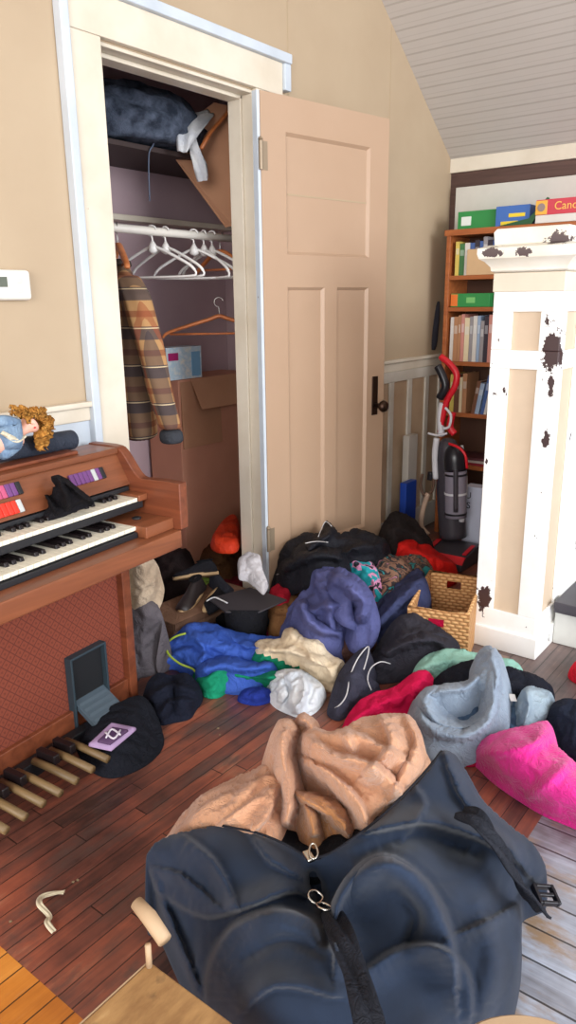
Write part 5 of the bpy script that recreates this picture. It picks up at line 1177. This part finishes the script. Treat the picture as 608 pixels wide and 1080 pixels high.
def duft(name, px, wd, m, th=.004, lift=0):
    pts = [G(a, b, z_)-DO for a, b, z_ in px]
    return strip(name, pts, wd, m, None, None, th, duf, nrm=Vector((0, 0, 1)))
duft('shoulder_strap', [(486,856,.325), (503,862,.335), (520,882,.315), (536,905,.275), (550,930,.22), (562,950,.16), (572,960,.10)], [.045, .045], m_web, .005)
duft('webbing_handle', [(350,962,.31), (360,985,.35), (374,1020,.355), (385,1060,.36), (395,1110,.34)], [.04, .042], m_web, .004)
# buckle
bq = G(574, 946, .09)-DO
bm = bmesh.new(); box(bm, -.022, .022, -.028, -.020, 0, .014); box(bm, -.022, .022, .018, .026, 0, .014); box(bm, -.022, -.015, -.02, .018, 0, .014); box(bm, .015, .022, -.02, .018, 0, .014); box(bm, -.004, .004, -.02, .018, .004, .012)
o = obj('buckle', bm, m_vb, duf, bevel=.002); o.location = bq; o.rotation_euler = (.3, -.3, .8)
# zipper: teeth line along the lips, slider and pull
def ztube(px, r, m, nm): bm = bmesh.new(); tube(bm, smoothpts([G(a, b, z_)-DO for a, b, z_ in px], 6), r, 6, flat=.5); return obj(nm, bm, m, duf, smooth=True)
ztube([(330,906,.31), (350,899,.322), (375,882,.335), (400,863,.34), (428,836,.34), (452,810,.338), (466,792,.325)], .0035, m_web, 'zipper_tape')
ztube([(324,904,.31), (300,890,.318), (270,878,.312), (235,871,.30)], .0035, m_web, 'zipper_tape')
m_sil = plain('bright_silver', (214,210,200), .2, 1.0)
bm = bmesh.new(); box(bm, -.008, .008, -.014, .014, 0, .008); o = obj('zip_slider', bm, m_sil, duf, bevel=.003); o.location = G(326, 905, .325)-DO; o.rotation_euler = (0, 0, -.5)
bm = bmesh.new(); tube(bm, smoothpts([(0, -.012, 0), (.008, 0, .001), (.004, .022, .003), (-.004, .022, .003), (-.008, 0, .001)], 4, True), .0022, 6, closed=True); o = obj('zip_pull', bm, m_sil, duf, smooth=True); o.location = G(331, 901, .335)-DO; o.rotation_euler = (0, 0, -.9)
for (px, z_, rz) in (((333, 947), .30, .2), ((343, 957), .31, 1.4)):
    bm = bmesh.new(); tube(bm, smoothpts([(-.012, -.008, 0), (.012, -.010, 0), (.014, .006, .002), (0, .014, .003), (-.013, .008, .002)], 4, True), .0022, 6, closed=True); o = obj('strap_ring', bm, m_sil, duf, smooth=True); o.location = G(px[0], px[1], z_)-DO; o.rotation_euler = (.3, .2, rz)

# ================================================================= FOREGROUND STOOLS, SCRAPS
m_old = NT('stained_old_wood'); f_ = m_old.noise(9, 5, m_old.mapp((1, 3, 1)), .65); m_old.col(m_old.mix(m_old.ramp(m_old.noise(16, 4), [(.6, (0,0,0)), (.72, (255,255,255))]), m_old.ramp(f_, [(.3, (122,86,50)), (.6, (160,122,76)), (.8, (186,150,102))]), (66,48,36))); m_old.rough(.6); m_old.bump(f_, .3, .002); m_old = m_old.m
m_oldl = plain('pale_bare_wood', (180,152,120), .6)
sz = .32; sc_ = G(158, 1013, sz)
stl = thing('wooden_stool', 'stained tan wooden stool at the lower left of the duffel bag', 'stool', (sc_.x, sc_.y, 0))
bm = bmesh.new(); box(bm, -.36, 0, -.36, 0, sz-.028, sz); obj('seat', bm, m_old, stl, bevel=.004)
bm = bmesh.new(); box(bm, -.36, 0, -.0, .003, sz-.03, sz-.002); obj('edge_band', bm, m_oldl, stl)
for x, y in ((-.04, -.04), (-.32, -.04), (-.04, -.32), (-.32, -.32)):
    bm = bmesh.new(); box(bm, x-.018, x+.018, y-.018, y+.018, 0, sz-.028); obj('leg', bm, m_oldl, stl, bevel=.003)
so = Vector((sc_.x, sc_.y, 0))
bm = bmesh.new(); tube(bm, [Vector((-.008, -.008, sz)), Vector((-.006, -.006, sz+.04))], .005, 8); obj('peg', bm, m_oldl, stl, smooth=True)
bm = bmesh.new(); tube(bm, [G(144,952,sz+.055)-so, G(158,968,sz+.047)-so, G(174,992,sz+.035)-so], [.011, .013, .012], 12); obj('arm_rail', bm, m_oldl, stl, smooth=True)
s2 = G(575, 1170, .32)
st2 = thing('round_stool', 'round pale wooden stool barely entering at the bottom right', 'stool', (s2.x, s2.y, 0))
rr2 = (G(560, 1068, .32)-s2).length
bm = bmesh.new(); lathe(bm, [(rr2-.006, .292), (rr2, .300), (rr2, .314), (rr2-.006, .32)], seg=48); obj('seat', bm, m_oldl, st2)
for k in range(4):
    a = k*math.pi/2+.7; bm = bmesh.new(); tube(bm, [(math.cos(a)*rr2*.6, math.sin(a)*rr2*.6, .292), (math.cos(a)*rr2*.85, math.sin(a)*rr2*.85, 0)], .014, 10); obj('leg', bm, m_oldl, st2, smooth=True)
strip('paper_strip', [G(68,941,.012), G(58,942,.01), G(44,946,.012), (G(42,954,.02)), G(52,966,.008), G(50,973,.012), G(57,983,.004)], [.014, .012], plain('curled_paper', (212,200,172), .7), 'curled cream paper strip on the dark floorboards', 'paper', .001, nrm=Vector((0, 0, 1)))
rr3 = random.Random(11)
for k, (px, py) in enumerate(((82,928), (77,930), (232,775), (230,768), (11,972), (145,795))):
    bm = bmesh.new(); bmesh.ops.create_icosphere(bm, subdivisions=1, radius=.004)
    for v in bm.verts: v.co.z *= .3; v.co *= rr3.uniform(.7, 1.3)
    o = obj('crumb', bm, plain('crumb_%d' % k, (150,132,104), .8)); o.location = G(px, py, .0015)
    tag(o, 'tiny pale crumb on the floorboards', 'crumb', 'crumbs scattered on the floorboards')
